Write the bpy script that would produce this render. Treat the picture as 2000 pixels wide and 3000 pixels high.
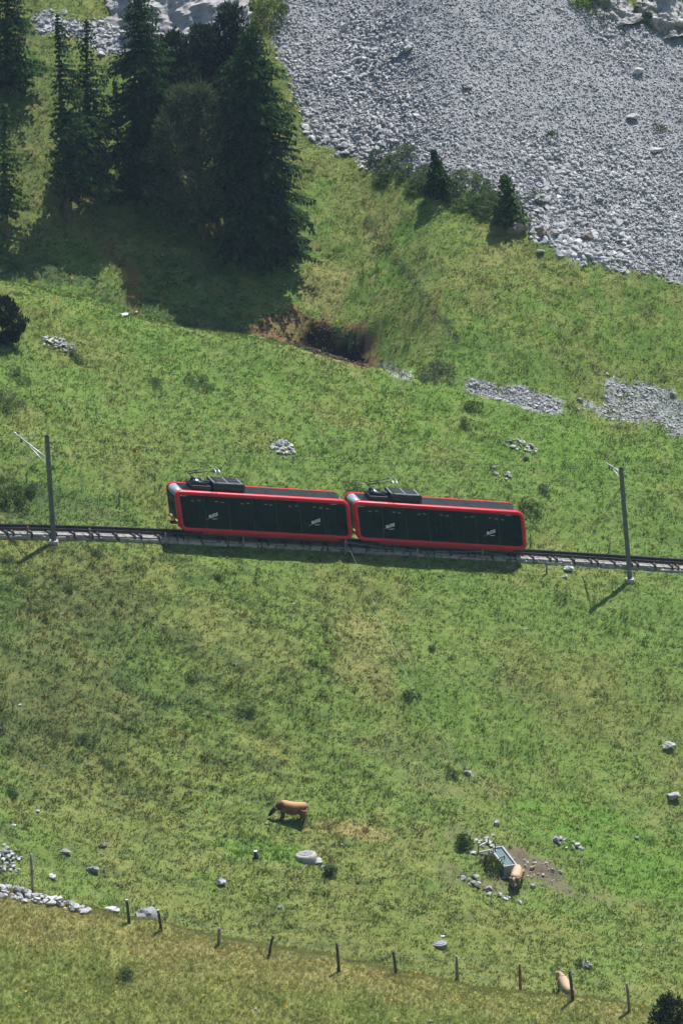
import bpy, bmesh, math, random
import numpy as np
from mathutils import Vector, Matrix, Euler, noise as mnoise

for o in list(bpy.data.objects):
    bpy.data.objects.remove(o)
SC = bpy.context.scene
COL = SC.collection
rng = np.random.default_rng(7)
random.seed(7)

# ------------------------------------------------------------------ camera
FPX = 9680.0                      # focal length in pixels of a 2000 x 3000 frame
PITCH = math.radians(19.0)
ROLL = math.radians(3.8)
CAM = np.array([0.0, 0.0, 80.0])
_f = np.array([0, math.cos(PITCH), -math.sin(PITCH)])
_u0 = np.array([0, math.sin(PITCH), math.cos(PITCH)])
_r0 = np.array([1.0, 0, 0])
CR = math.cos(ROLL) * _r0 - math.sin(ROLL) * _u0
CU = math.sin(ROLL) * _r0 + math.cos(ROLL) * _u0
cd = bpy.data.cameras.new('camera')
cd.sensor_fit = 'HORIZONTAL'
cd.sensor_width = 36.0
cd.lens = 36.0 * FPX / 2000.0
cd.clip_start = 1.0
cd.clip_end = 20000.0
cam = bpy.data.objects.new('camera', cd)
COL.objects.link(cam)
m3 = Matrix(((CR[0], CU[0], -_f[0]), (CR[1], CU[1], -_f[1]), (CR[2], CU[2], -_f[2])))
cam.matrix_world = Matrix.Translation(Vector(CAM)) @ m3.to_4x4()
SC.camera = cam

# ------------------------------------------------------------------ light
SUN_EL, SUN_AZ = math.radians(62), math.radians(36)        # azimuth measured from +Y towards +X
SUN_DIR = Vector((math.sin(SUN_AZ) * math.cos(SUN_EL), math.cos(SUN_AZ) * math.cos(SUN_EL), math.sin(SUN_EL)))
w = bpy.data.worlds.new('World')
SC.world = w
w.use_nodes = True
nt = w.node_tree
nt.nodes.clear()
sky = nt.nodes.new('ShaderNodeTexSky')
sky.sky_type = 'NISHITA'
sky.sun_disc = False
sky.sun_elevation = SUN_EL
sky.sun_rotation = SUN_AZ
sky.altitude = 1500
sky.dust_density = 1.5
bg = nt.nodes.new('ShaderNodeBackground')
bg.inputs['Strength'].default_value = 0.10
wo = nt.nodes.new('ShaderNodeOutputWorld')
nt.links.new(sky.outputs[0], bg.inputs[0])
nt.links.new(bg.outputs[0], wo.inputs[0])
sd = bpy.data.lights.new('sun', 'SUN')
sd.energy = 4.4
sd.angle = math.radians(0.5)
sd.color = (1.0, 0.96, 0.89)
so = bpy.data.objects.new('sun', sd)
COL.objects.link(so)
so.rotation_euler = (-SUN_DIR).to_track_quat('-Z', 'Y').to_euler()
so.location = (60, 300, 160)

SC.view_settings.view_transform = 'Standard'
SC.view_settings.look = 'None'
SC.view_settings.gamma = 1.0
SC.view_settings.use_curve_mapping = False
SC.view_settings.exposure = 0.97
SC.render.engine = 'CYCLES'
SC.cycles.use_denoising = True
SC.cycles.max_bounces = 5
SC.cycles.diffuse_bounces = 2
SC.cycles.transparent_max_bounces = 12
SC.cycles.volume_bounces = 0
SC.cycles.use_light_tree = False
SC.cycles.caustics_reflective = False
SC.cycles.caustics_refractive = False
SC.cycles.use_adaptive_sampling = True
SC.cycles.adaptive_threshold = 0.02

# ------------------------------------------------------------------ helpers
def ray(u, v):
    return _f + (u - 1000.0) / FPX * CR - (v - 1500.0) / FPX * CU

def proj(P):
    P = np.atleast_2d(P) - CAM
    d = P @ _f
    return np.stack([1000 + FPX * (P @ CR) / d, 1500 - FPX * (P @ CU) / d], 1), d

def at(u, v, Y):
    """the point on the line of sight through (u, v) that lies Y metres ahead"""
    d = ray(u, v)
    return CAM + d * (Y / d[1])

_perm = rng.random((256, 256))
def vnoise(x, y, s, seed=0):
    """smooth 2-D value noise, cell size s, range 0..1"""
    x = np.asarray(x, float) / s + seed * 17.31 + 1000.0
    y = np.asarray(y, float) / s + seed * 9.77 + 1000.0
    xi = np.floor(x).astype(int); yi = np.floor(y).astype(int)
    fx = x - xi; fy = y - yi
    fx = fx * fx * (3 - 2 * fx); fy = fy * fy * (3 - 2 * fy)
    a = _perm[xi & 255, yi & 255]; b = _perm[(xi + 1) & 255, yi & 255]
    c = _perm[xi & 255, (yi + 1) & 255]; d = _perm[(xi + 1) & 255, (yi + 1) & 255]
    return (a * (1 - fx) + b * fx) * (1 - fy) + (c * (1 - fx) + d * fx) * fy

def fbm(x, y, s, n=4, seed=0, gain=0.55):
    t = 0; amp = 1; tot = 0
    for k in range(n):
        t = t + amp * vnoise(x, y, s / 2 ** k, seed + k * 3)
        tot += amp; amp *= gain
    return t / tot

def sstep(a, b, x):
    t = np.clip((x - a) / (b - a), 0, 1)
    return t * t * (3 - 2 * t)

def tag(o, label=None, cat=None, group=None, kind=None):
    if label: o['label'] = label
    if cat: o['category'] = cat
    if group: o['group'] = group
    if kind: o['kind'] = kind
    return o

def empty(name, loc=(0, 0, 0), rz=0.0):
    o = bpy.data.objects.new(name, None)
    o.empty_display_size = 0.3
    COL.objects.link(o)
    o.location = loc
    o.rotation_euler = (0, 0, rz)
    return o

def link(name, me, mat=None, parent=None, loc=None):
    o = bpy.data.objects.new(name, me)
    COL.objects.link(o)
    if mat is not None and len(me.materials) == 0:
        me.materials.append(mat)
    if parent is not None:
        o.parent = parent
    if loc is not None:
        o.location = loc
    return o

def mesh_np(name, V, F):
    """V (n,3); F (m,k) faces of equal size"""
    V = np.asarray(V, np.float32); F = np.asarray(F, np.int32)
    me = bpy.data.meshes.new(name)
    m, k = F.shape
    me.vertices.add(len(V)); me.vertices.foreach_set('co', V.ravel())
    me.loops.add(m * k); me.loops.foreach_set('vertex_index', F.ravel())
    me.polygons.add(m)
    me.polygons.foreach_set('loop_start', np.arange(0, m * k, k, dtype=np.int32))
    me.update(calc_edges=True)
    me.validate()
    return me

class MB:
    """collects shapes, builds ONE mesh object"""
    def __init__(s): s.v = []; s.f = []
    def add(s, vs, fs):
        o = len(s.v); s.v += [tuple(map(float, p)) for p in vs]; s.f += [tuple(i + o for i in f) for f in fs]
        return s
    def box(s, c, d, rot=None, bev=0.0):
        bm = bmesh.new(); bmesh.ops.create_cube(bm, size=1)
        for vv in bm.verts: vv.co = Vector((vv.co.x * d[0], vv.co.y * d[1], vv.co.z * d[2]))
        if bev > 0: bmesh.ops.bevel(bm, geom=list(bm.edges), offset=bev, segments=2, affect='EDGES', profile=0.6)
        M = Matrix.Translation(Vector(c)) @ (rot.to_4x4() if rot is not None else Matrix.Identity(4))
        bm.verts.index_update()
        s.add([M @ vv.co for vv in bm.verts], [[q.index for q in f.verts] for f in bm.faces]); bm.free()
        return s
    def bar(s, a, b, wx, wy=None, bev=0.0):
        a = Vector(a); b = Vector(b); d = b - a
        q = d.to_track_quat('Z', 'Y').to_matrix()
        return s.box((a + b) / 2, (wx, wy or wx, d.length), q, bev)
    def tube(s, path, rad, n=8, cap=True, sy=1.0):
        P = [Vector(p) for p in path]; R = rad if hasattr(rad, '__len__') else [rad] * len(P)
        vs = []; fs = []; up = Vector((0, 0, 1))
        t0 = (P[1] - P[0]).normalized()
        side = t0.cross(up)
        if side.length < 1e-3: side = Vector((1, 0, 0))
        side.normalize()
        for i, p in enumerate(P):
            t = (P[min(i + 1, len(P) - 1)] - P[max(i - 1, 0)]).normalized()
            side = (side - t * side.dot(t)).normalized(); nn = t.cross(side)
            for k in range(n):
                a = 2 * math.pi * k / n
                vs.append(p + (side * math.cos(a) * sy + nn * math.sin(a)) * R[i])
        for i in range(len(P) - 1):
            for k in range(n):
                fs.append((i * n + k, i * n + (k + 1) % n, (i + 1) * n + (k + 1) % n, (i + 1) * n + k))
        if cap:
            fs.append(tuple(range(n))[::-1]); fs.append(tuple((len(P) - 1) * n + k for k in range(n)))
        return s.add(vs, fs)
    def lathe(s, prof, n=24, c=(0, 0, 0)):
        vs = []; fs = []
        for r, z in prof:
            for k in range(n):
                a = 2 * math.pi * k / n; vs.append((c[0] + r * math.cos(a), c[1] + r * math.sin(a), c[2] + z))
        for i in range(len(prof) - 1):
            for k in range(n): fs.append((i * n + k, i * n + (k + 1) % n, (i + 1) * n + (k + 1) % n, (i + 1) * n + k))
        fs.append(tuple(range(n))[::-1]); fs.append(tuple((len(prof) - 1) * n + k for k in range(n)))
        return s.add(vs, fs)
    def mesh(s, name, smooth=False, fn=None):
        vs = s.v if fn is None else [fn(p) for p in s.v]
        me = bpy.data.meshes.new(name); me.from_pydata(vs, [], s.f); me.update()
        if smooth: me.polygons.foreach_set('use_smooth', [True] * len(me.polygons))
        return me
    def build(s, name, mat, parent=None, smooth=False, fn=None, loc=None):
        return link(name, s.mesh(name, smooth, fn), mat, parent, loc)

def copy_tree(o, parent=None):
    c = o.copy(); COL.objects.link(c); c.parent = parent
    for ch in list(o.children): copy_tree(ch, c)
    return c

# ------------------------------------------------------------------ materials
MATS = {}
def mat(name, col, rough=0.7, var=0.0, scale=4.0, bump=0.0, metal=0.0, col2=None, island=0.0, spec=0.3, coat=0.0, trans=0.0):
    """procedural material: colour broken by noise, optional per-piece variation and bump"""
    m = bpy.data.materials.new(name); m.use_nodes = True
    t = m.node_tree; N = t.nodes; b = N['Principled BSDF']
    b.inputs['Roughness'].default_value = rough; b.inputs['Metallic'].default_value = metal
    b.inputs['Specular IOR Level'].default_value = spec
    b.inputs['Coat Weight'].default_value = coat
    tc = N.new('ShaderNodeTexCoord')
    nz = N.new('ShaderNodeTexNoise'); nz.inputs['Scale'].default_value = scale; nz.inputs['Detail'].default_value = 5
    t.links.new(tc.outputs['Object'], nz.inputs['Vector'])
    mx = N.new('ShaderNodeMix'); mx.data_type = 'RGBA'
    c2 = col2 or tuple(min(1, c * (1 + var)) for c in col)
    c1 = col if col2 else tuple(c * (1 - var) for c in col)
    mx.inputs[6].default_value = (*c1, 1); mx.inputs[7].default_value = (*c2, 1)
    rp = N.new('ShaderNodeMapRange'); rp.inputs[1].default_value = 0.35; rp.inputs[2].default_value = 0.65
    t.links.new(nz.outputs['Fac'], rp.inputs[0]); t.links.new(rp.outputs[0], mx.inputs[0])
    out = mx.outputs[2]
    if island > 0:
        g = N.new('ShaderNodeNewGeometry')
        oi = N.new('ShaderNodeObjectInfo')
        ad = N.new('ShaderNodeMath'); ad.operation = 'ADD'
        t.links.new(g.outputs['Random Per Island'], ad.inputs[0]); t.links.new(oi.outputs['Random'], ad.inputs[1])
        fr = N.new('ShaderNodeMath'); fr.operation = 'FRACT'; t.links.new(ad.outputs[0], fr.inputs[0])
        mr = N.new('ShaderNodeMapRange'); mr.inputs[3].default_value = 1 - island; mr.inputs[4].default_value = 1 + island
        t.links.new(fr.outputs[0], mr.inputs[0])
        ml = N.new('ShaderNodeMix'); ml.data_type = 'RGBA'; ml.blend_type = 'MULTIPLY'; ml.inputs[0].default_value = 1
        t.links.new(out, ml.inputs[6]); t.links.new(mr.outputs[0], ml.inputs[7]); out = ml.outputs[2]
    t.links.new(out, b.inputs['Base Color'])
    if bump > 0:
        n2 = N.new('ShaderNodeTexNoise'); n2.inputs['Scale'].default_value = scale * 4; n2.inputs['Detail'].default_value = 6
        t.links.new(tc.outputs['Object'], n2.inputs['Vector'])
        bp = N.new('ShaderNodeBump'); bp.inputs['Strength'].default_value = bump; bp.inputs['Distance'].default_value = 0.05
        t.links.new(n2.outputs['Fac'], bp.inputs['Height']); t.links.new(bp.outputs[0], b.inputs['Normal'])
    if trans > 0:
        tr = N.new('ShaderNodeBsdfTranslucent'); t.links.new(out, tr.inputs['Color'])
        ms = N.new('ShaderNodeMixShader'); ms.inputs[0].default_value = trans
        t.links.new(b.outputs[0], ms.inputs[1]); t.links.new(tr.outputs[0], ms.inputs[2])
        t.links.new(ms.outputs[0], N['Material Output'].inputs['Surface'])
    MATS[name] = m
    return m

# ================================================================== terrain
# railway centre line (rail head), traced once, then a real curve in space
TU = np.array([-300, 0, 250, 480, 780, 1000, 1300, 1560, 1900, 2000, 2300.])
TV = np.array([1541, 1541, 1545, 1553, 1570, 1582, 1599, 1614, 1636, 1643, 1664.])
TY = np.array([198.3, 201.5, 203.9, 206, 208, 209.5, 211.5, 213.1, 214.8, 215.2, 216.5])
_pv = np.polyfit(TU / 1000, TV, 4); _py = np.polyfit(TU / 1000, TY, 3)
us = np.linspace(-400, 2400, 141)
TRACK = np.array([at(u, np.polyval(_pv, u / 1000), np.polyval(_py, u / 1000)) for u in us])
TS = np.concatenate([[0], np.cumsum(np.linalg.norm(np.diff(TRACK[:, :2], axis=0), axis=1))])
def track_at_x(X):
    return np.interp(X, TRACK[:, 0], TRACK[:, 1]), np.interp(X, TRACK[:, 0], TRACK[:, 2])
def track_s(s):
    p = np.array([np.interp(s, TS, TRACK[:, k]) for k in range(3)])
    q = np.array([np.interp(s + 0.5, TS, TRACK[:, k]) - np.interp(s - 0.5, TS, TRACK[:, k]) for k in range(3)])
    h = math.hypot(q[0], q[1])
    return p, math.atan2(q[1], q[0]), q[2] / h
def s_of_u(u):
    return float(np.interp(u, us, TS))

cols = [-220, -80, 80, 250, 400, 550, 700, 850, 1000, 1100, 1250, 1420, 1600, 1800, 2000, 2160]
CRU = [-220, 0, 255, 510, 765, 900, 1071, 1250, 1420, 1600, 1800, 2000, 2200]
CRV = [760, 814, 880, 961, 982, 1015, 1071, 1110, 1145, 1165, 1180, 1205, 1230]
GRU = [-220, 900, 1071, 1180, 1300, 2200]; GRD = [1.0, 1.0, 0.85, 0.35, 0.0, 0.0]
RDU = [-220, 0, 255, 510, 780, 1000, 1300, 1520, 1840, 2000, 2200]
RDV = [2560, 2612, 2668, 2722, 2783, 2825, 2885, 2915, 2965, 2990, 3025]
ctl = []
def step(u, v, Y0, z0, tanS):
    """next ground point on the sight line (u, v), reached from (Y0, z0) along slope tanS (rising away)"""
    d = ray(u, v); t = -d[2] / d[1]
    Y = (CAM[2] - z0 + Y0 * tanS) / (t + tanS)
    return d[0] / d[1] * Y, Y, CAM[2] - Y * t
T = lambda a: math.tan(math.radians(a))
for u in cols:
    d = ray(u, 1550)
    X0 = d[0] / d[1] * 207.0
    ty, tz = track_at_x(X0)
    ctl.append((X0, ty, tz - 0.45)); ctl.append((X0, ty + 2.2, tz - 0.35)); ctl.append((X0, ty - 1.7, tz - .62))
    # ---- downhill of the railway
    Y, z = ty - 1.7, tz - .62
    (uv,), _ = proj((X0, Y, z))
    lft = 1 - min(1, max(0, (u + 100) / 900))
    for v, s in [(1780, 21), (1900, 22), (2020, 23), (2150, 22 + 3 * lft), (2280, 20), (2400, 15 - 3 * lft), (2500, 11), (2600, 8), (2700, 5), (2800, 3), (2880, 2), (2960, 1)]:
        if v < uv[1] + 60: continue
        X, Y, z = step(u, v, Y, z, T(s)); ctl.append((X, Y, z))
    Yv, zv = Y, z
    # ---- near ridge
    vr = float(np.interp(u, RDU, RDV)); Yr = 140.0 - 0.0012 * (u - 1000)
    p = at(u, vr, Yr); ctl.append(tuple(p))
    for dY, f in ((2.0, 0.06), (5.0, 0.26), (10.0, 0.62)):
        ctl.append((p[0] * (Yr + dY) / Yr, Yr + dY, p[2] + (zv - 0.3 - p[2]) * f))
    Y, z = Yr, p[2]
    for dv, s in ((50, 9), (140, 13), (300, 15), (480, 17)):
        X, Y, z = step(u, vr + dv, Y, z, T(s)); ctl.append((X, Y, z))
    # ---- uphill of the railway
    vc = float(np.interp(u, CRU, CRV)); g = float(np.interp(u, GRU, GRD))
    Y, z = ty + 2.2, tz - 0.35
    (uv,), _ = proj((X0, Y, z))
    n = 5
    for k in range(1, n + 1):
        v = uv[1] + (vc - uv[1]) * k / n
        s = (24, 21, 19, 17, 13)[k - 1] if g > 0.5 else (20, 19, 18, 17, 16)[k - 1]
        X, Y, z = step(u, v, Y, z, T(s)); ctl.append((X, Y, z))
    if g > 0.05:
        ctl.append((X * (1 + 2.5 * g / Y), Y + 2.5 * g, z - 1.2 * g)); ctl.append((X * (1 + 5.5 * g / Y), Y + 5.5 * g, z - 2.6 * g))
        Y += 6.0 * g; z -= 2.5 * g
    for v, s in [(vc - 25, 30), (900, 30), (760, 29), (620, 29), (480, 30), (340, 31), (200, 32), (60, 33), (-80, 33), (-220, 34)]:
        if v > vc - 24 and v != vc - 25: continue
        X, Y, z = step(u, v, Y, z, T(s)); ctl.append((X, Y, z))
ctl = np.array(ctl)
XC, YC = 40.0, (ctl[:, 1].min(), ctl[:, 1].max())
YC = (118.0, min(YC[1], 300.0))

def tps_fit(P, z, lam=0.02):
    n = len(P); s = 30.0; Q = P / s
    r2 = ((Q[:, None] - Q[None]) ** 2).sum(-1)
    K = 0.5 * r2 * np.log(r2 + 1e-12)
    A = np.zeros((n + 3, n + 3)); A[:n, :n] = K + lam * 0.01 * np.eye(n)
    A[:n, n:] = np.c_[np.ones(n), Q]; A[n:, :n] = A[:n, n:].T
    wv = np.linalg.solve(A, np.r_[z, 0, 0, 0])
    def ev(X, Y):
        q = np.c_[X.ravel() / s, Y.ravel() / s]; out = np.zeros(len(q))
        for a in range(0, len(q), 20000):
            b = q[a:a + 20000]; rr = ((b[:, None] - Q[None]) ** 2).sum(-1)
            out[a:a + 20000] = (0.5 * rr * np.log(rr + 1e-12)) @ wv[:n] + wv[n] + b @ wv[n + 1:]
        return out.reshape(X.shape)
    return ev
_tps = tps_fit(ctl[:, :2], ctl[:, 2])
# coarse table of the smooth relief, then sampled bilinearly
GX = np.arange(-44, 44.01, 0.8); GY = np.arange(114, YC[1] + 2.01, 0.8)
GZ = _tps(*np.meshgrid(GX, GY))
def bil(GX, GY, G, X, Y):
    fx = np.clip((X - GX[0]) / (GX[1] - GX[0]), 0, len(GX) - 1.001); fy = np.clip((Y - GY[0]) / (GY[1] - GY[0]), 0, len(GY) - 1.001)
    i = fx.astype(int); j = fy.astype(int); a = fx - i; b = fy - j
    return (G[j, i] * (1 - a) + G[j, i + 1] * a) * (1 - b) + (G[j + 1, i] * (1 - a) + G[j + 1, i + 1] * a) * b

def relief(X, Y):
    """ground height without small bumps"""
    X = np.asarray(X, float); Y = np.asarray(Y, float)
    xc = np.clip(X, -43, 43); yc = np.clip(Y, 116, YC[1])
    z = bil(GX, GY, GZ, xc, yc)
    z = z - 0.10 * (X - xc)
    far = np.maximum(Y - yc, 0)
    z = z + 0.55 * np.minimum(far, 150) + 0.1 * np.minimum(np.maximum(far - 150, 0), 3000)
    near = np.maximum(116 - Y, 0)
    zn = z - 0.30 * np.minimum(near, 40)
    zc = CAM[2] - 1.7 - 0.72 * np.maximum(Y, -40)
    return np.where(near > 0, np.maximum(zn, np.minimum(zc, zn + 0.9 * near)), z)

def rail_shape(X, Y, z):
    ty, tz = track_at_x(X)
    s = (Y - ty) * 0.955
    bed = tz - 0.42
    inside = sstep(-1.06, -.80, s) * (1 - sstep(1.1, 2.1, s))
    z2 = z * (1 - inside) + bed * inside
    drop = sstep(-2.4, -1.3, s) * (s < -.9)
    return np.where(drop > 0, np.minimum(z2, z2 * (1 - drop) + (tz - .56) * drop), z2)

def bumps(X, Y):
    ty, _ = track_at_x(X)
    q = sstep(1.6, 4.0, np.abs(Y - ty))
    b = 0.55 * (fbm(X, Y, 7, 3, 1) - 0.5) + 0.55 * (fbm(X, Y, 1.5, 3, 5) - 0.5)
    # cattle terraces running along the slope
    wob = 2.2 * fbm(X, Y, 9, 2, 8)
    ter = np.sin((Y + wob + 0.12 * X) * 2 * math.pi / 1.15) * 0.05 * fbm(X, Y, 6, 2, 21)
    lower = (Y < ty - 3) * (Y > 172)
    spur = 1.5 * np.exp(-((X - 2) / 9.0) ** 2) * sstep(166, 178, Y) * (1 - sstep(196, 205, Y))      # gentle shoulder in the lower pasture
    return q * (b + ter * (0.6 + lower)) + spur
def ground(X, Y):
    X = np.asarray(X, float); Y = np.asarray(Y, float)
    z = relief(X, Y)
    return rail_shape(X, Y, z + bumps(X, Y))

_pc = {}
def pix(u, v, y0=121.0, y1=None):
    """first point where the sight line (u, v) meets the ground (beyond y0 metres)"""
    if (u, v, y0, y1) in _pc: return _pc[(u, v, y0, y1)].copy()
    d = ray(u, v); k = d / d[1]
    Y = np.arange(y0, y1 or 330, 0.1)
    P = CAM[None] + k[None] * Y[:, None]
    h = P[:, 2] - ground(P[:, 0], P[:, 1])
    i = np.argmax(h < 0)
    if h[i] >= 0: i = len(Y) - 1
    if i > 0:
        a = h[i - 1] / (h[i - 1] - h[i] + 1e-9); y = Y[i - 1] + 0.1 * min(max(a, 0), 1)
    else: y = Y[0]
    p = CAM + k * y
    r = np.array([p[0], p[1], float(ground(p[0], p[1]))]); _pc[(u, v, y0, y1)] = r
    return r.copy()
def gpoint(x, y): return np.array([x, y, float(ground(x, y))])
def px2m(p): return float(np.linalg.norm(np.asarray(p) - CAM)) / FPX      # metres per photo pixel at p

# eroded bank of the gully: the slope is cut back steeply and undercut
BANK = pix(985, 1005, 225)
_ground0 = ground
def ground(X, Y):
    X = np.asarray(X, float); Y = np.asarray(Y, float)
    z = _ground0(X, Y)
    dx = (X - BANK[0]) * 0.95 - (Y - BANK[1]) * 0.1; dy = (Y - BANK[1]) + (X - BANK[0]) * 0.22
    r = np.exp(-(dx / 2.9) ** 4) * np.exp(-((dy + 0.3) / 1.3) ** 4)
    return z - r * (1.0 + 1.0 * fbm(X, Y, 1.1, 3, 9))

_pc.clear()
def poly_world(pts, y0=121.0):
    return np.array([pix(u, v, y0)[:2] for u, v in pts])
def inpoly(X, Y, P):
    c = np.zeros(X.shape, bool); j = len(P) - 1
    for i in range(len(P)):
        xi, yi = P[i]; xj, yj = P[j]
        with np.errstate(divide='ignore', invalid='ignore'):
            hit = ((yi > Y) != (yj > Y)) & (X < (xj - xi) * (Y - yi) / (yj - yi + 1e-12) + xi)
        c ^= hit; j = i
    return c
def blob(X, Y, u, v, ru, rv, y0=121.0, rot=0.0, wob=0.35):
    """soft patch of ground about (u, v); radii given as seen, turned into metres on the slope"""
    p = pix(u, v, y0); k = px2m(p); rx = ru * k; ry = rv * k * 1.75
    X = np.asarray(X); Y = np.asarray(Y)
    near = (np.abs(X - p[0]) < 1.7 * rx) & (np.abs(Y - p[1]) < 1.7 * ry)
    out = np.zeros(X.shape); Xn, Yn = X[near], Y[near]
    if len(Xn) == 0: return out
    dx, dy = Xn - p[0], Yn - p[1]
    if rot: dx, dy = dx * math.cos(rot) + dy * math.sin(rot), -dx * math.sin(rot) + dy * math.cos(rot)
    r = np.sqrt((dx / rx) ** 2 + (dy / ry) ** 2) + wob * 2 * (fbm(Xn, Yn, max(0.8, 0.5 * min(rx, ry)), 3, 31) - 0.5)
    out[near] = 1 - sstep(0.55, 1.05, r)
    return out

SCREE_PX = [(905, -150), (835, 0), (785, 80), (830, 180), (868, 270), (892, 350), (925, 415), (1000, 440), (1085, 475), (1180, 498), (1235, 530),
            (1300, 545), (1350, 560), (1440, 590), (1500, 620), (1535, 660), (1600, 705), (1690, 765), (1760, 775), (1850, 795), (1920, 815), (2000, 825), (2200, 870), (2300, 100), (2050, 150),
            (1985, 92), (1880, 78), (1800, 40), (1720, 22), (1660, -10), (1640, -150)]
SCREE = poly_world(SCREE_PX)
SCREE2 = poly_world([(90, 45), (140, 20), (240, 70), (330, 60), (390, 80), (375, 150), (330, 165), (290, 150), (210, 100), (120, 80)])
GULLY = poly_world([(1350, 1140), (1390, 1115), (1480, 1125), (1560, 1145), (1640, 1175), (1640, 1200), (1570, 1198), (1480, 1175), (1400, 1160)])
GULLY2 = poly_world([(1690, 1185), (1760, 1190), (1770, 1120), (1850, 1112), (1970, 1130), (1975, 1165), (2040, 1190), (2040, 1290), (1980, 1275), (1930, 1235), (1830, 1225), (1740, 1205)])
GULLY3 = poly_world([(1100, 1068), (1150, 1072), (1210, 1100), (1190, 1108), (1140, 1095)])
STONEY = [(SCREE, 1.0), (SCREE2, 1.0), (GULLY, 1.0), (GULLY2, 0.75), (GULLY3, 0.7)]
def stony(X, Y):
    jx = 1.0 * (fbm(X, Y, 1.6, 3, 41) - 0.5); jy = 1.6 * (fbm(X, Y, 1.6, 3, 43) - 0.5)
    r = np.zeros(X.shape)
    for P, s in STONEY:
        r = np.maximum(r, s * inpoly(X + jx, Y + jy, P))
    return r

PEATP = poly_world([(862, 1012), (880, 992), (925, 968), (955, 962), (985, 975), (1030, 985), (1062, 1012), (1080, 1060), (1062, 1074), (1045, 1066), (1000, 1056), (920, 1036)], 225)
BROWNP = poly_world([(715, 990), (735, 945), (790, 912), (850, 905), (900, 918), (960, 935), (1040, 968), (1095, 1015), (1108, 1055), (1075, 1085), (1040, 1070), (900, 1030), (800, 992)], 225)
def pmask(X, Y, P, j=0.7):
    jx = j * 2 * (fbm(X, Y, 0.8, 3, 141) - 0.5); jy = j * 2.6 * (fbm(X, Y, 0.8, 3, 143) - 0.5)
    return inpoly(X + jx, Y + jy, P).astype(float)
C = lambda *c: np.array(c)
GREEN, LUSH, STRAW, DARK, OLIVE = C(.106, .168, .038), C(.086, .170, .027), C(.240, .200, .084), C(.044, .070, .026), C(.144, .160, .046)
BROWN = C(.17, .105, .052)
DIRT, RUST, PEAT, GREYS = C(.112, .088, .064), C(.170, .085, .040), C(.026, .018, .013), C(.30, .305, .315)
# bare soil, trampled ground and colour patches, some with shade put in: (u, v, ru, rv, colour, strength, min distance)
SOIL = [(1500, 2520, 130, 55, DIRT, .85), (1560, 2560, 110, 55, DIRT, .7), (1370, 2450, 90, 45, DIRT, .35), (1330, 2560, 60, 45, DIRT, .45), (1720, 2625, 160, 22, DIRT, .45),
        (1440, 2590, 110, 40, DIRT, .45), (1620, 2590, 60, 30, DIRT, .55),
        (310, 740, 40, 30, RUST, .5), (385, 830, 34, 70, RUST, .65), (600, 650, 70, 30, RUST, .55), (240, 560, 50, 50, RUST, .4), (270, 680, 60, 30, RUST, .35), (480, 860, 30, 30, RUST, .25),
        (640, 1655, 0.1, 0.1, DIRT, 0)]
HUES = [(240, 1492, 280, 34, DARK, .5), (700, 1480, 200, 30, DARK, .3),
        (150, 800, 170, 26, DARK, .8), (330, 860, 120, 24, DARK, .6), (60, 760, 120, 40, DARK, .6), (550, 930, 220, 30, DARK, .6), (60, 560, 80, 120, DARK, .4), (300, 600, 150, 80, DARK, .4), (560, 800, 260, 90, DARK, .45),  # darker gully plants, with gully and tree shade put into the ground colour
        (1750, 2450, 330, 100, LUSH, .75), (1900, 2560, 200, 90, LUSH, .65), (1250, 2120, 350, 130, LUSH, .35), (760, 2500, 170, 50, LUSH, .75), (700, 2600, 220, 60, LUSH, .3),
        (1150, 680, 60, 330, LUSH, .45), (1350, 900, 60, 200, LUSH, .45), (1750, 950, 350, 80, LUSH, .5), (1000, 1150, 400, 60, LUSH, .45), (1500, 1280, 500, 110, LUSH, .55), (300, 950, 300, 60, LUSH, .3),
        (1030, 2430, 130, 30, STRAW, .75), (1080, 600, 130, 160, STRAW, .26), (960, 830, 90, 90, STRAW, .55), (1400, 760, 300, 100, STRAW, .16), (1060, 1900, 130, 120, STRAW, .40), (700, 1900, 200, 120, STRAW, .20),
        (1000, 1060, 130, 10, STRAW, .7),
        (200, 1900, 300, 300, DARK, .40), (80, 1500, 130, 80, DARK, .5), (90, 2150, 160, 130, DARK, .4), (300, 1780, 200, 60, DARK, .3), (600, 2050, 250, 60, DARK, .22), (1550, 2030, 160, 50, DARK, .3),  # dark heath, plus shade of the left-facing slope put into the colour
        (1060, 2740, 400, 80, OLIVE, .4), (1400, 2680, 500, 60, OLIVE, .5), (120, 500, 120, 220, OLIVE, .5), (130, 380, 150, 260, DARK, .38), (520, 480, 90, 200, DARK, .4), (1250, 2240, 240, 70, DIRT, .25)] + [(1080 + 255 * q / 13, 655 + 335 * q / 13, 15, 16, DARK, .85) for q in range(14)]
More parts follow.
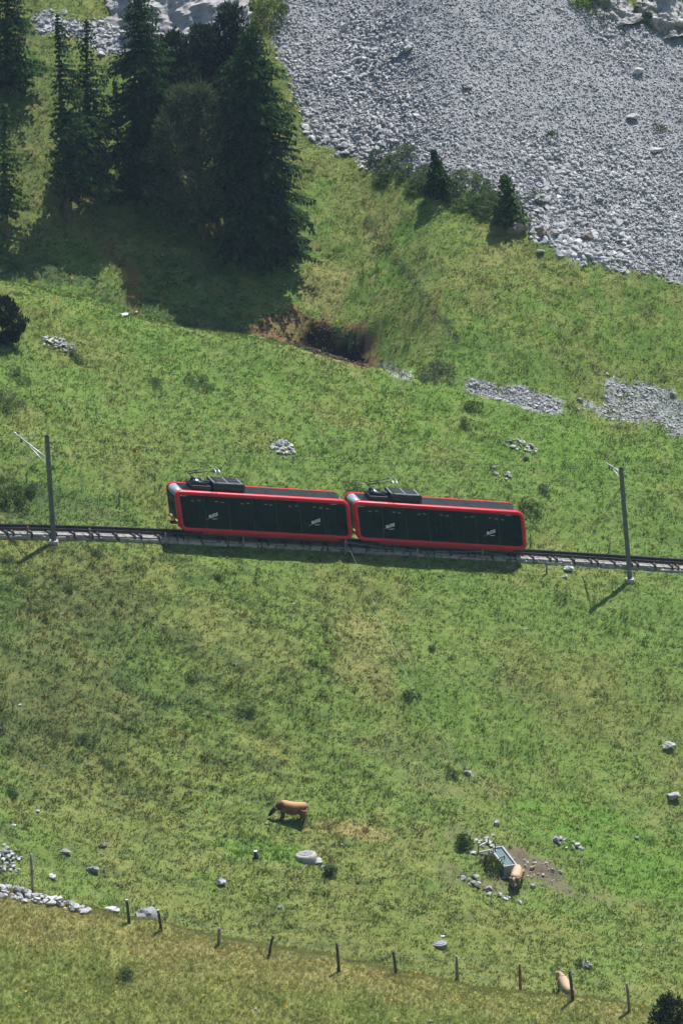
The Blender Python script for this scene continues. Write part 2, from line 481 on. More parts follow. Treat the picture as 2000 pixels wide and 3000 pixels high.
def tint(X, Y):
    """colour of the ground cover, with shade put in at places"""
    n1 = fbm(X, Y, 6.5, 4, 51); n2 = fbm(X * .7, Y, 0.75, 3, 57); n3 = fbm(X, Y, 0.45, 2, 63)
    c = GREEN[None] * np.ones((len(X), 1))
    up = sstep(232, 246, Y); ridge = 1 - sstep(141, 144, Y)
    low = (1 - sstep(203, 208, Y)) * (1 - ridge)
    def mixin(c, col, w): return c * (1 - w[:, None]) + col[None] * w[:, None]
    c = mixin(c, OLIVE, np.clip(0.45 * sstep(.42, .62, n1) + 0.45 * ridge + 0.24 * low, 0, 1))
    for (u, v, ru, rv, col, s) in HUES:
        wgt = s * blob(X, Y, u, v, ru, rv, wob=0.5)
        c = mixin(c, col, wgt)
    st = sstep(.48, .66, n2 * 0.6 + n1 * 0.25 + n3 * 0.15 + 0.035 * up + 0.045 * ridge + 0.02 * low)
    c = mixin(c, STRAW, st * (0.20 + 0.12 * up + 0.03 * ridge))
    dk = sstep(.52, .68, fbm(X * .42 + Y * .12, Y, 0.62, 3, 71)) * (0.16 + 0.34 * low * sstep(14, -10, X))
    c = mixin(c, DARK, dk)
    for (u, v, ru, rv, col, s) in SOIL:
        if s > 0: c = mixin(c, col, s * blob(X, Y, u, v, ru, rv, wob=0.6) * (0.55 + 0.45 * sstep(.35, .55, n2)))
    c = mixin(c, BROWN, pmask(X, Y, BROWNP, 1.0) * (.7 + .3 * sstep(.4, .6, n2)))
    c = mixin(c, PEAT, pmask(X, Y, PEATP, .45))
    crest = ridge * sstep(136.2, 139.2, Y)
    c = mixin(c, STRAW, 0.55 * crest * (0.4 + 0.6 * n2))
    c = c * (1 + 0.16 * ridge)[:, None]
    return c * (0.90 + 0.20 * n3)[:, None]
def bare(X, Y):
    b = np.zeros(X.shape)
    for (u, v, ru, rv, col, s) in SOIL:
        if s > 0.3: b = np.maximum(b, s * blob(X, Y, u, v, ru, rv, wob=0.6))
    b = np.maximum(b, np.maximum(.98 * pmask(X, Y, PEATP, .5), .55 * pmask(X, Y, BROWNP, 1.0)))
    return b

# ---- one sheet: fine where the slope is seen, stretching out to the horizon
def axis(a, b, st, far_lo, far_hi):
    mid = np.arange(a, b + 1e-6, st)
    k = np.arange(1, 22); g = st * 1.0 * (1.42 ** k - 1) / 0.42
    lo = a - g[g < far_lo]; hi = b + g[g < far_hi]
    return np.concatenate([lo[::-1], mid, hi])
ax = axis(-36, 36, 0.30, 330, 330); ay = axis(121, 297, 0.30, 200, 260)
gx, gy = np.meshgrid(ax, ay)
gz = ground(gx, gy)
sto = stony(gx.ravel(), gy.ravel())
gz = gz - 0.05 * sto.reshape(gz.shape)
nx, ny = len(ax), len(ay)
idx = np.arange(nx * ny).reshape(ny, nx)
F = np.stack([idx[:-1, :-1], idx[:-1, 1:], idx[1:, 1:], idx[1:, :-1]], -1).reshape(-1, 4)
me = mesh_np('mountainside', np.stack([gx.ravel(), gy.ravel(), gz.ravel()], 1), F)
me.polygons.foreach_set('use_smooth', np.ones(len(F), bool))
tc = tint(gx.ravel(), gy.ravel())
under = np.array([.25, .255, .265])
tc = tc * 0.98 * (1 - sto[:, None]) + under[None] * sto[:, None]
at_ = me.attributes.new('tint', 'FLOAT_COLOR', 'POINT')
at_.data.foreach_set('color', np.c_[tc, np.ones(len(tc))].astype(np.float32).ravel())

gm = bpy.data.materials.new('pasture_ground'); gm.use_nodes = True
t = gm.node_tree; N = t.nodes; b = N['Principled BSDF']
b.inputs['Roughness'].default_value = 0.95; b.inputs['Specular IOR Level'].default_value = 0.1
a = N.new('ShaderNodeAttribute'); a.attribute_name = 'tint'
g = N.new('ShaderNodeNewGeometry')
nz = N.new('ShaderNodeTexNoise'); nz.inputs['Scale'].default_value = 5.0; nz.inputs['Detail'].default_value = 6; nz.inputs['Roughness'].default_value = .7
t.links.new(g.outputs['Position'], nz.inputs['Vector'])
mr = N.new('ShaderNodeMapRange'); mr.inputs[1].default_value = .3; mr.inputs[2].default_value = .7; mr.inputs[3].default_value = .75; mr.inputs[4].default_value = 1.22
t.links.new(nz.outputs['Fac'], mr.inputs[0])
ml = N.new('ShaderNodeMix'); ml.data_type = 'RGBA'; ml.blend_type = 'MULTIPLY'; ml.inputs[0].default_value = 1
t.links.new(a.outputs['Color'], ml.inputs[6]); t.links.new(mr.outputs[0], ml.inputs[7]); t.links.new(ml.outputs[2], b.inputs['Base Color'])
bp = N.new('ShaderNodeBump'); bp.inputs['Strength'].default_value = .8; bp.inputs['Distance'].default_value = .12
t.links.new(nz.outputs['Fac'], bp.inputs['Height']); t.links.new(bp.outputs[0], b.inputs['Normal'])
hill = link('mountainside', me, gm)
tag(hill, 'grassy mountainside falling from scree slope to pasture below the railway', 'hillside', kind='structure')

# ================================================================== grass
def tint_mat(name, trans=0.55, rough=0.6):
    m = bpy.data.materials.new(name); m.use_nodes = True
    t = m.node_tree; N = t.nodes; N.remove(N['Principled BSDF']); b = N.new('ShaderNodeBsdfDiffuse')
    a = N.new('ShaderNodeAttribute'); a.attribute_type = 'INSTANCER'; a.attribute_name = 'tint'
    tr = N.new('ShaderNodeBsdfTranslucent'); ms = N.new('ShaderNodeMixShader'); ms.inputs[0].default_value = trans
    t.links.new(a.outputs['Color'], b.inputs['Color']); t.links.new(a.outputs['Color'], tr.inputs['Color'])
    t.links.new(b.outputs[0], ms.inputs[1]); t.links.new(tr.outputs[0], ms.inputs[2]); t.links.new(ms.outputs[0], N['Material Output'].inputs['Surface'])
    return m
GRASS_M = tint_mat('grass_blades')
def tuft_mesh(name, nb, h, spread, width, seed, lean=0.5):
    r = random.Random(seed); V = []; Fc = []
    for i in range(nb):
        a = r.uniform(0, 6.283); d = spread * math.sqrt(r.random()); x, y = d * math.cos(a), d * math.sin(a)
        hh = h * r.uniform(.5, 1.0); b2 = r.uniform(0, 6.283); wx, wy = math.cos(b2) * width / 2, math.sin(b2) * width / 2
        lx, ly = (math.cos(a) * lean * r.uniform(.2, 1) * hh), (math.sin(a) * lean * r.uniform(.2, 1) * hh)
        o = len(V)
        V += [(x - wx, y - wy, -.04), (x + wx, y + wy, -.04), (x + lx * .45 + wx * .7, y + ly * .45 + wy * .7, hh * .62), (x + lx * .45 - wx * .7, y + ly * .45 - wy * .7, hh * .62), (x + lx, y + ly, hh)]
        Fc += [(o, o + 1, o + 2), (o, o + 2, o + 3), (o + 3, o + 2, o + 4)]
    me = bpy.data.meshes.new(name); me.from_pydata(V, [], Fc); me.update()
    me.materials.append(GRASS_M)
    return me
def scatter(name, P, rot, scl, tn, proto_me, label, cat):
    """thousands of small tufts as instances on one point cloud"""
    n = len(P)
    me = bpy.data.meshes.new(name); me.vertices.add(n); me.vertices.foreach_set('co', P.astype(np.float32).ravel())
    me.attributes.new('rot', 'FLOAT_VECTOR', 'POINT').data.foreach_set('vector', rot.astype(np.float32).ravel())
    me.attributes.new('scl', 'FLOAT_VECTOR', 'POINT').data.foreach_set('vector', scl.astype(np.float32).ravel())
    me.attributes.new('tint', 'FLOAT_COLOR', 'POINT').data.foreach_set('color', np.c_[tn, np.ones(n)].astype(np.float32).ravel())
    me.update()
    o = link(name, me); me.materials.append(GRASS_M)
    po = bpy.data.objects.new(name + '_blade', proto_me)
    ng = bpy.data.node_groups.new(name, 'GeometryNodeTree')
    ng.interface.new_socket('Geometry', in_out='INPUT', socket_type='NodeSocketGeometry')
    ng.interface.new_socket('Geometry', in_out='OUTPUT', socket_type='NodeSocketGeometry')
    L = ng.links; N = ng.nodes
    gi = N.new('NodeGroupInput'); go = N.new('NodeGroupOutput'); ip = N.new('GeometryNodeInstanceOnPoints')
    oi = N.new('GeometryNodeObjectInfo'); oi.inputs['Object'].default_value = po; oi.inputs['As Instance'].default_value = True
    ar = N.new('GeometryNodeInputNamedAttribute'); ar.data_type = 'FLOAT_VECTOR'; ar.inputs['Name'].default_value = 'rot'
    asx = N.new('GeometryNodeInputNamedAttribute'); asx.data_type = 'FLOAT_VECTOR'; asx.inputs['Name'].default_value = 'scl'
    er = N.new('FunctionNodeEulerToRotation')
    L.new(gi.outputs[0], ip.inputs['Points']); L.new(oi.outputs['Geometry'], ip.inputs['Instance'])
    L.new(ar.outputs[0], er.inputs[0]); L.new(er.outputs[0], ip.inputs['Rotation']); L.new(asx.outputs[0], ip.inputs['Scale'])
    L.new(ip.outputs[0], go.inputs[0])
    md = o.modifiers.new('scatter', 'NODES'); md.node_group = ng
    tag(o, label, cat, kind='stuff')
    return o
def sample_area(n, y0, y1, margin=3.0):
    Y = y0 + (y1 - y0) * rng.random(n * 2)
    half = 0.108 * Y + margin + 1.0
    keep = rng.random(n * 2) < half / (0.108 * y1 + margin + 1)
    Y = Y[keep]; half = half[keep]
    X = (rng.random(len(Y)) * 2 - 1) * half
    return X, Y
def grass_points(n, y0, y1, dens=None):
    X, Y = sample_area(n, y0, y1)
    ty, _ = track_at_x(X)
    ok = (Y - ty > 1.25) | (Y - ty < -1.06)
    ok &= stony(X + rng.normal(0, .35, len(X)), Y + rng.normal(0, .45, len(X))) < rng.random(len(X)) * 0.9 + 0.08
    ok &= bare(X, Y) * 1.15 < rng.random(len(X))
    if dens is not None: ok &= dens(X, Y) > rng.random(len(X))
    X, Y = X[ok], Y[ok]
    return X, Y
T_SHORT = tuft_mesh('short_tuft', 9, .066, .17, .05, 1, 1.9)
T_LONG = tuft_mesh('long_tuft', 7, .10, .17, .03, 2, 1.9)
T_CLUMP = tuft_mesh('clump', 24, .18, .24, .055, 3, 1.4)
def rots(n, tilt=.25): return np.c_[rng.normal(0, tilt, n), rng.normal(0, tilt, n), rng.random(n) * 6.283]

X, Y = grass_points(140000, 143, 290)
n = len(X); sc = .6 + .8 * rng.random(n) ** 1.5
# meadow grass is longer where the sward is ungrazed above the railway and tussocky below it
sc *= .75 + .6 * fbm(X, Y, 1.3, 2, 81)
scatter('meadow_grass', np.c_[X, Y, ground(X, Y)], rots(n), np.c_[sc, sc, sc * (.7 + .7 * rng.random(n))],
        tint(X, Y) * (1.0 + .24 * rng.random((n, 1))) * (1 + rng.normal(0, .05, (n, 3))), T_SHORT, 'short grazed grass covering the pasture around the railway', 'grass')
X, Y = grass_points(44000, 122, 143)
n = len(X); sc = .55 + .7 * rng.random(n)
scatter('ridge_grass', np.c_[X, Y, ground(X, Y)], rots(n, .22), np.c_[sc, sc, sc],
        tint(X, Y) * (1.0 + .3 * rng.random((n, 1))), T_LONG, 'long ungrazed grass with straw heads on the ridge below the fence', 'grass')
X, Y = grass_points(30000, 143, 290, lambda X, Y: (.25 + .75 * sstep(.38, .58, fbm(X, Y, 5, 3, 91))) * np.where(Y < track_at_x(X)[0], .12 + .88 * sstep(6, -6, X) * sstep(172, 182, Y), .16) + .03)
n = len(X); sc = .35 + .55 * rng.random(n) ** 2
pick = rng.random((n, 1))
ct = np.where(pick < .5, tint(X, Y) * .9, np.where(pick < .64, DARK[None] * 1.5, STRAW[None] * .75)) * (.8 + .4 * rng.random((n, 1)))
scatter('grass_tussocks', np.c_[X, Y, ground(X, Y)], rots(n, .15), np.c_[sc * 1.2, sc * 1.2, sc], ct, T_CLUMP, 'taller uneven grass tussocks scattered over the pasture', 'grass')
# flowers
fm = bpy.data.meshes.new('flower'); k = 6
fv = [(0, 0, .22)] + [(.05 * math.cos(a * 6.283 / k), .05 * math.sin(a * 6.283 / k), .235) for a in range(k)] + [(-.006, 0, 0), (.006, 0, 0)]
fm.from_pydata(fv, [], [(0, 1 + a, 1 + (a + 1) % k) for a in range(k)] + [(7, 8, 0)]); fm.materials.append(GRASS_M)
X, Y = grass_points(5200, 124, 260, lambda X, Y: (.12 + .9 * sstep(209, 214, Y) * (1 - sstep(238, 246, Y)) + .5 * (Y < 143)) * sstep(.4, .6, fbm(X, Y, 4, 2, 95)))
n = len(X)
scatter('yellow_flowers', np.c_[X, Y, ground(X, Y)], rots(n, .5), np.full((n, 3), 1.0) * (.5 + .7 * rng.random((n, 1))), np.tile(C(.75, .46, .02), (n, 1)), fm, 'small yellow meadow flowers dotted through the grass', 'flowers')

# ================================================================== stones
LIME = mat('limestone', (.285, .287, .293), .9, .14, 3.0, .5, island=.24, spec=.15)
LIME_W = mat('white_limestone', (.40, .40, .40), .9, .18, 4.0, .5, island=.18, spec=.15)
LIME_D = mat('weathered_limestone', (.22, .215, .205), .92, .3, 3.0, .7, island=.15, spec=.12)
BROWNR = mat('brown_rock', (.20, .165, .145), .92, .3, 2.5, .7, island=.15, spec=.12)

def hull(seed, npts=11, flat=.65, sub=0, amp=.0):
    r = random.Random(seed); bm = bmesh.new()
    for i in range(npts):
        v = Vector((r.gauss(0, 1), r.gauss(0, 1), r.gauss(0, 1))).normalized() * r.uniform(.38, .5)
        v.z *= flat; v.x *= r.uniform(.9, 1.15)
        bm.verts.new(v)
    res = bmesh.ops.convex_hull(bm, input=list(bm.verts))
    bmesh.ops.delete(bm, geom=[g for g in res['geom_interior'] if isinstance(g, bmesh.types.BMVert)], context='VERTS')
    loose = [v for v in bm.verts if not v.link_faces]
    if loose: bmesh.ops.delete(bm, geom=loose, context='VERTS')
    if sub:
        bmesh.ops.bevel(bm, geom=list(bm.edges), offset=.035, segments=1, affect='EDGES')
        bmesh.ops.triangulate(bm, faces=list(bm.faces))
        bmesh.ops.subdivide_edges(bm, edges=list(bm.edges), cuts=sub, use_grid_fill=True)
        for v in bm.verts:
            n = mnoise.fractal(v.co * 4 + Vector((seed, 0, 0)), 1.0, 2.0, 4)
            v.co += v.co.normalized() * n * amp
    bmesh.ops.triangulate(bm, faces=list(bm.faces))
    bmesh.ops.recalc_face_normals(bm, faces=list(bm.faces))
    me = bpy.data.meshes.new('stone'); bm.to_mesh(me); bm.free()
    return me
STONE_P = [hull(100 + i, 8 + i % 2, .6 + .1 * (i % 3)) for i in range(10)]
STONE_A = []
for me in STONE_P:
    v = np.zeros(len(me.vertices) * 3); me.vertices.foreach_get('co', v)
    STONE_A.append((v.reshape(-1, 3), np.array([tuple(p.vertices) for p in me.polygons])))
    me.materials.append(LIME)
STONE_W = []
for me in STONE_P:
    m2 = me.copy(); m2.materials.clear(); m2.materials.append(LIME_W); STONE_W.append(m2)

STONE_R = []
for i in range(8):
    for mm in (LIME, LIME_W):
        m2 = hull(150 + i, 18, .75); m2.materials.append(mm); STONE_R.append(m2)
def rotmats(n):
    q = rng.normal(size=(n, 4)); q /= np.linalg.norm(q, axis=1)[:, None]
    a, b, c, d = q.T
    return np.stack([np.stack([1 - 2 * (c * c + d * d), 2 * (b * c - a * d), 2 * (b * d + a * c)], -1),
                     np.stack([2 * (b * c + a * d), 1 - 2 * (b * b + d * d), 2 * (c * d - a * b)], -1),
                     np.stack([2 * (b * d - a * c), 2 * (c * d + a * b), 1 - 2 * (b * b + c * c)], -1)], 1)
def joined_stones(name, P, size):
    R = rotmats(len(P)); V = []; Fc = []; off = 0
    kind = rng.integers(0, len(STONE_A), len(P))
    for k, (sv, sf) in enumerate(STONE_A):
        i = np.where(kind == k)[0]
        if len(i) == 0: continue
        vv = np.einsum('nij,vj->nvi', R[i], sv) * size[i][:, None, None] + P[i][:, None, :]
        V.append(vv.reshape(-1, 3)); Fc.append((sf[None] + (np.arange(len(i)) * len(sv))[:, None, None] + off).reshape(-1, 3)); off += len(i) * len(sv)
    return mesh_np(name, np.concatenate(V), np.concatenate(Fc))
def stone_obj(parent, p, s, name='stone', white=False, sq=None):
    me = random.choice(STONE_R[1::2] if white else STONE_R[::2])
    o = bpy.data.objects.new(name, me); COL.objects.link(o); o.parent = parent
    o.location = Vector(p) - (parent.location if parent else Vector((0, 0, 0)))
    o.rotation_euler = (random.uniform(-.5, .5), random.uniform(-.5, .5), random.uniform(0, 6.28))
    o.scale = sq or (s * random.uniform(.9, 1.25), s * random.uniform(.8, 1.1), s * random.uniform(.7, 1.0))
    return o

def stone_field(name, poly, count, smin, smax, nind, label, cat, size_fn=None):
    """a field of rubble: the largest stones singly, the small ones together"""
    lo = poly.min(0); hi = poly.max(0); X = []; 
    X = lo[0] + (hi[0] - lo[0]) * rng.random(count * 3); Y = lo[1] + (hi[1] - lo[1]) * rng.random(count * 3)
    jx = 1.0 * (fbm(X, Y, 1.6, 3, 41) - 0.5); jy = 1.6 * (fbm(X, Y, 1.6, 3, 43) - 0.5)
    ok = inpoly(X + jx + rng.normal(0, .3, len(X)), Y + jy + rng.normal(0, .45, len(X)), poly) & (np.abs(X) < 0.108 * Y + 5); X = X[ok][:count]; Y = Y[ok][:count]
    s = smin * (smax / smin) ** (rng.random(len(X)) ** 2.6)
    if size_fn is not None: s = s * size_fn(X, Y)
    Z = ground(X, Y) - s * .10
    P = np.c_[X, Y, Z]
    (uv, d) = proj(P)
    vis = (uv[:, 0] > -20) & (uv[:, 0] < 2020) & (uv[:, 1] > -20) & (uv[:, 1] < 3020)
    order = np.argsort(-(s / d) * (vis + .001))
    big = order[:nind]; rest = order[nind:]
    c = P.mean(0)
    root = empty(name, (c[0], c[1], float(ground(c[0], c[1]))))
    tag(root, label, cat)
    for i in big: stone_obj(root, P[i], s[i], white=random.random() < .12)
    if len(rest):
        me = joined_stones('rubble', P[rest] - np.array(root.location), s[rest])
        r = link('rubble', me, LIME, root); r['kind'] = 'stuff'
    return root
_edge = np.array([pix(u, v)[:2] for u, v in SCREE_PX[3:22]])
def scree_size(X, Y):
    d = np.min(np.hypot(X[:, None] - _edge[None, :, 0], Y[:, None] - _edge[None, :, 1]), 1)
    return (.62 + .55 * np.exp(-d / 5.0) + .55 * sstep(.5, .75, fbm(X, Y, 7, 3, 101)))
stone_field('scree_slope', SCREE, 88000, .07, .66, 296, 'wide slope of loose grey limestone scree above the meadow', 'scree', scree_size)
stone_field('scree_patch', SCREE2, 900, .2, .9, 60, 'small patch of pale rubble behind the thin spruces, beside the rock face', 'scree')
stone_field('stone_bed', GULLY, 1300, .10, .45, 60, 'narrow strip of grey stones ending at leafy pale plants', 'stones')
stone_field('stone_bed', GULLY2, 1900, .10, .45, 80, 'broad broken bed of grey stones with grass growing between, beyond the narrow strip', 'stones')
stone_field('stone_bed', GULLY3, 70, .14, .45, 20, 'thin scatter of stones beside the eroded brown bank', 'stones')

def rock(name, u, v, wpx, hpx, label, seed, m=LIME_D, flat=.7, cat='rock', depth=.9, y0=121., rz=0., sink=.28, group=None):
    """single boulder: w, h as seen, standing in the ground"""
    p = pix(u, v, y0); k = px2m(p); W = wpx * k; H = hpx * k * 1.05
    me = hull(seed, 16, .9, 2, .10); me.materials.append(m)
    o = link(name, me); o.location = (p[0], p[1], p[2] + H * (.5 - sink)); o.scale = (W, W * depth, H); o.rotation_euler = (0, 0, rz)
    tag(o, label, cat, group)
    return o
def pile(name, u, v, wpx, hpx, n, label, smin=.13, smax=.40, white=.35, y0=121.):
    p = pix(u, v, y0); k = px2m(p)
    root = empty(name, p); tag(root, label, 'rock pile')
    for i in range(n):
        a = random.uniform(0, 6.283); r = math.sqrt(random.random())
        x = p[0] + r * math.cos(a) * wpx * k / 2; y = p[1] + r * math.sin(a) * hpx * k * .9
        s = smin + (smax - smin) * random.random() ** 2
        stone_obj(root, (x, y, float(ground(x, y)) + s * .16 + (1 - r) * .38 * smax), s, white=random.random() < white)
    return root
# rubble heaps on the meadows
pile('rock_pile', 172, 1010, 100, 34, 80, 'long low heap of grey stones next to the dark dwarf pine')
pile('rock_pile', 825, 1315, 78, 50, 95, 'rounded heap of grey stones alone on the meadow above the train')
pile('rock_pile', 1525, 1305, 95, 30, 48, 'flat heap of pale stones on the meadow below the stone bed')
pile('rock_pile', 1470, 1388, 80, 34, 16, 'sunken heap of stones with weeds around, above the rear railcar roof')
pile('rock_pile', 20, 2515, 85, 70, 70, 'tumbled heap of grey stones on the pasture above the stone bank', .15, .42)
pile('rock_pile', 45, 2618, 240, 40, 130, 'long bank of pale stones at the foot of the tall fence post', .2, .55, .55)
pile('rock_pile', 200, 2660, 120, 24, 34, 'trailing end of the pale stone bank with grass between', .2, .6, .7)
pile('rock_pile', 1665, 2478, 75, 40, 14, 'heap of white and grey stones in bright green grass', .2, .7, .6)
pile('rock_pile', 1480, 2632, 110, 14, 14, 'row of small white stones before the cow at the trough', .12, .4, .9)
pile('rock_pile', 965, 2560, 80, 40, 12, 'few pale stones around a weed below the concrete shaft', .12, .35, .6)
pile('rock_pile', 1560, 2555, 130, 60, 40, 'many small pale stones on the trampled soil beside the trough', .08, .3, .6)
pile('rock_pile', 1430, 2480, 70, 40, 22, 'broken pale stones behind the wooden frame of the trough', .15, .45, .6)
pile('rock_pile', 1400, 2590, 90, 40, 12, 'dark weathered stones under the bank below the trough', .2, .6, .2)
# single boulders
rock('boulder', 1192, 146, 50, 42, 'big white block lying alone high on the scree', 1, LIME_W, rz=.5)
rock('boulder', 1506, 676, 82, 52, 'large brown-grey boulder at the foot of the sunlit little spruce', 2, BROWNR, rz=.2, depth=.7)
rock('boulder', 1585, 686, 50, 42, 'dark boulder at the scree edge between two boulders', 3, BROWNR, rz=.7)
rock('boulder', 1622, 694, 46, 34, 'small grey boulder at the scree edge, last of the row', 4, LIME_D)
rock('boulder', 1720, 700, 44, 34, 'brownish rounded boulder just inside the scree edge', 5, BROWNR)
rock('boulder', 1582, 738, 34, 14, 'flat grey stone in grass below the large boulder', 6, LIME_D)
rock('boulder', 1370, 255, 44, 26, 'flat dark slab in the middle of the scree', 7, LIME_D)
rock('boulder', 1850, 345, 50, 22, 'pale flat slab near two grass tufts high on the scree', 8, LIME_W)
rock('boulder', 1920, 442, 48, 22, 'pale elongated slab lower on the scree', 9, LIME_W)
rock('boulder', 1868, 212, 40, 28, 'pale squarish block high on the scree', 10, LIME_W)
rock('boulder', 1010, 90, 40, 40, 'pale block at the upper scree by a grass tuft', 11, LIME_W)
rock('boulder', 430, 2690, 92, 54, 'large grey boulder between two fence posts', 12, LIME, depth=.9, y0=143)
rock('boulder', 330, 2672, 55, 30, 'pale low rock beside the upright post next to the large boulder', 13, LIME_W, y0=143)
rock('boulder', 272, 2555, 48, 30, 'dark rock with a grass cap on the pasture', 14, LIME_D)
rock('boulder', 647, 2592, 36, 34, 'upright pale stone on the pasture below the dark stump', 15, LIME_W)
rock('boulder', 823, 2662, 20, 16, 'small pale stone midway between the shaft and the fence', 16, LIME_W)
rock('boulder', 1370, 2268, 24, 28, 'white stone beside a small green bush on the pasture', 17, LIME_W)
rock('boulder', 1456, 2418, 22, 28, 'upright white stone above the trough', 18, LIME_W)
rock('boulder', 1960, 2190, 50, 26, 'half-buried white rock in plain grass, uphill of the rock in lush grass', 19, LIME_W)
rock('boulder', 1975, 2338, 50, 26, 'half-buried white rock in lush grass above the cow pasture', 20, LIME_W)
rock('boulder', 1665, 1672, 38, 20, 'smooth white boulder below the railway wall', 21, LIME_W, sink=.2)
rock('boulder', 1655, 1692, 20, 14, 'small white block under the smooth white boulder', 22, LIME_W)
rock('boulder', 1718, 2830, 46, 18, 'flat grey stone with weeds beyond the fence', 23, LIME_D)
rock('boulder', 1864, 2457, 18, 12, 'small dark stone in the bright green grass', 24, LIME_D)
rock('boulder', 1650, 1258, 12, 10, 'tiny white stone on the meadow between the stone beds', 25, LIME_W)
rock('boulder', 1541, 1345, 18, 22, 'grey stone with weeds below the flat heap of pale stones', 26, LIME_D)
rock('boulder', 300, 2478, 36, 16, 'light brown flat stone among tussocks', 27, BROWNR)
rock('boulder', 1247, 2654, 10, 9, 'single white pebble-like stone on open pasture', 28, LIME_W)
rock('boulder', 1295, 2745, 20, 7, 'thin white stone just above the round grey cover', 29, LIME_W)
rock('boulder', 1970, 1158, 22, 18, 'grey block at the end of the broad stone bed', 30, LIME)
rock('boulder', 1698, 1174, 18, 16, 'grey block at the start of the broad stone bed', 31, LIME)
for i, (u, v, wv, hv_) in enumerate([(180, 1800, 14, 8), (860, 1770, 10, 7), (58, 2066, 12, 6), (98, 2272, 10, 8), (690, 1948, 10, 6), (110, 2380, 16, 12), (190, 2500, 40, 18), (150, 2570, 40, 12), (40, 2420, 18, 10), (1930, 2052, 12, 8),
                                   (1540, 1845, 14, 8), (1000, 2476, 10, 8), (780, 2415, 14, 7), (750, 2960, 14, 12), (1260, 2994, 20, 6), (1440, 2450, 26, 8), (1385, 2500, 24, 8), (1640, 2558, 16, 14), (1475, 2575, 24, 14), (1560, 2600, 24, 20), (700, 1300, 10, 6), (560, 900, 14, 8), (365, 922, 40, 8), (400, 916, 14, 8)]):
    rock('field_stone', u, v, wv, hv_, 'small white stone lying in the grass of the slope' if i % 3 else 'small dark grey stone lying in the grass of the slope', 200 + i, LIME_W if i % 3 else LIME_D, group='white stones strewn over the pasture' if i % 3 else 'dark stones strewn over the pasture')

# ---- rock faces at the top
ROCKF = mat('rock_face', (.25, .24, .235), .92, .30, .9, 1.0, col2=(.36, .35, .34), spec=.12)
def outcrop(name, u, v, wpx, hm_, dm, label, seed, lean=.0, sink=1.0, m=ROCKF):
    p = pix(u, v); k = px2m(p); W = wpx * k
    nu, nv = 130, 70; V = []; Fc = []
    for j in range(nv):
        tt = j / (nv - 1)
        for i in range(nu):
            a = 2 * math.pi * i / nu
            el = tt * math.pi / 2
            r = math.cos(el) ** .55
            q = Vector((math.cos(a) * r * W / 2, math.sin(a) * r * dm / 2, math.sin(el) * (hm_ + sink)))
            n1 = mnoise.fractal(q * .35 + Vector((seed * 7, 0, 0)), 1., 2., 5)
            n2 = mnoise.ridged_multi_fractal(Vector((q.x * .5 + q.z * .5, q.y * .5, q.z * .9)) + Vector((seed, 3, 0)), 1., 2.2, 5, 1., 2.)
            nn = Vector((math.cos(a), math.sin(a), .4)).normalized()
            n3 = mnoise.ridged_multi_fractal(Vector((q.x * 1.6 + q.z * .8, q.y * 1.6, q.z * 1.3)) + Vector((9, seed, 0)), .9, 2.1, 5, 1., 2.)
            q = q + nn * (n1 * 1.1 + (n2 - 1.2) * .45 + (n3 - 1.2) * .22) * (1 if tt < .97 else .3)
            V.append((q.x, q.y + lean * q.z, q.z - sink))
    for j in range(nv - 1):
        for i in range(nu): Fc.append((j * nu + i, j * nu + (i + 1) % nu, (j + 1) * nu + (i + 1) % nu, (j + 1) * nu + i))
    Fc.append(tuple((nv - 1) * nu + i for i in range(nu)))
    me = bpy.data.meshes.new(name); me.from_pydata(V, [], Fc); me.update(); me.materials.append(m)
    o = link(name, me); o.location = p
    tag(o, label, 'rock face')
    return o
outcrop('rock_crag', 500, 80, 460, 7.5, 9, 'big pale grey rock face rising behind the spruces', 3, .75)
outcrop('rock_crag', 1800, 30, 130, 2.6, 3, 'low pale crag with shrubs at the upper scree edge', 5, .6)
outcrop('rock_crag', 1940, 60, 170, 3.6, 4, 'broken pale crag next to the low crag above the scree', 6, .6)

# ================================================================== trees
def leafmat(name, col, var=.35, trans=.38):
    m = mat(name, col, .65, .2, 1.2, 0, island=var, trans=trans)
    t = m.node_tree; b = t.nodes['Principled BSDF']; d = t.nodes.new('ShaderNodeBsdfDiffuse')
    t.links.new(b.inputs['Base Color'].links[0].from_socket, d.inputs['Color'])
    ms = [n for n in t.nodes if n.type == 'MIX_SHADER'][0]; t.links.new(d.outputs[0], ms.inputs[1]); t.nodes.remove(b)
    return m
SPRUCE_M = leafmat('spruce_needles', (.030, .060, .021)); SPRUCE_Y = leafmat('young_spruce_needles', (.058, .098, .028))
PINE_M = leafmat('pine_needles', (.066, .086, .046)); JUNI_M = leafmat('juniper_needles', (.105, .158, .060)); BUSH_M = leafmat('shrub_leaves', (.060, .095, .026)); PALE_M = leafmat('pale_leaves', (.13, .16, .085)); DARKP_M = leafmat('dark_pine_needles', (.020, .032, .018))
BARK = mat('bark', (.085, .066, .052), .95, .35, 6, .6)

class TB:
    """triangle collector"""
    def __init__(s): s.V = []; s.F = []
    def quad(s, a, b, c, d):
        o = len(s.V); s.V += [a, b, c, d]; s.F += [(o, o + 1, o + 2), (o, o + 2, o + 3)]
    def tri(s, a, b, c):
        o = len(s.V); s.V += [a, b, c]; s.F.append((o, o + 1, o + 2))
    def mesh(s, name): return mesh_np(name, np.array([tuple(v) for v in s.V]), np.array(s.F))

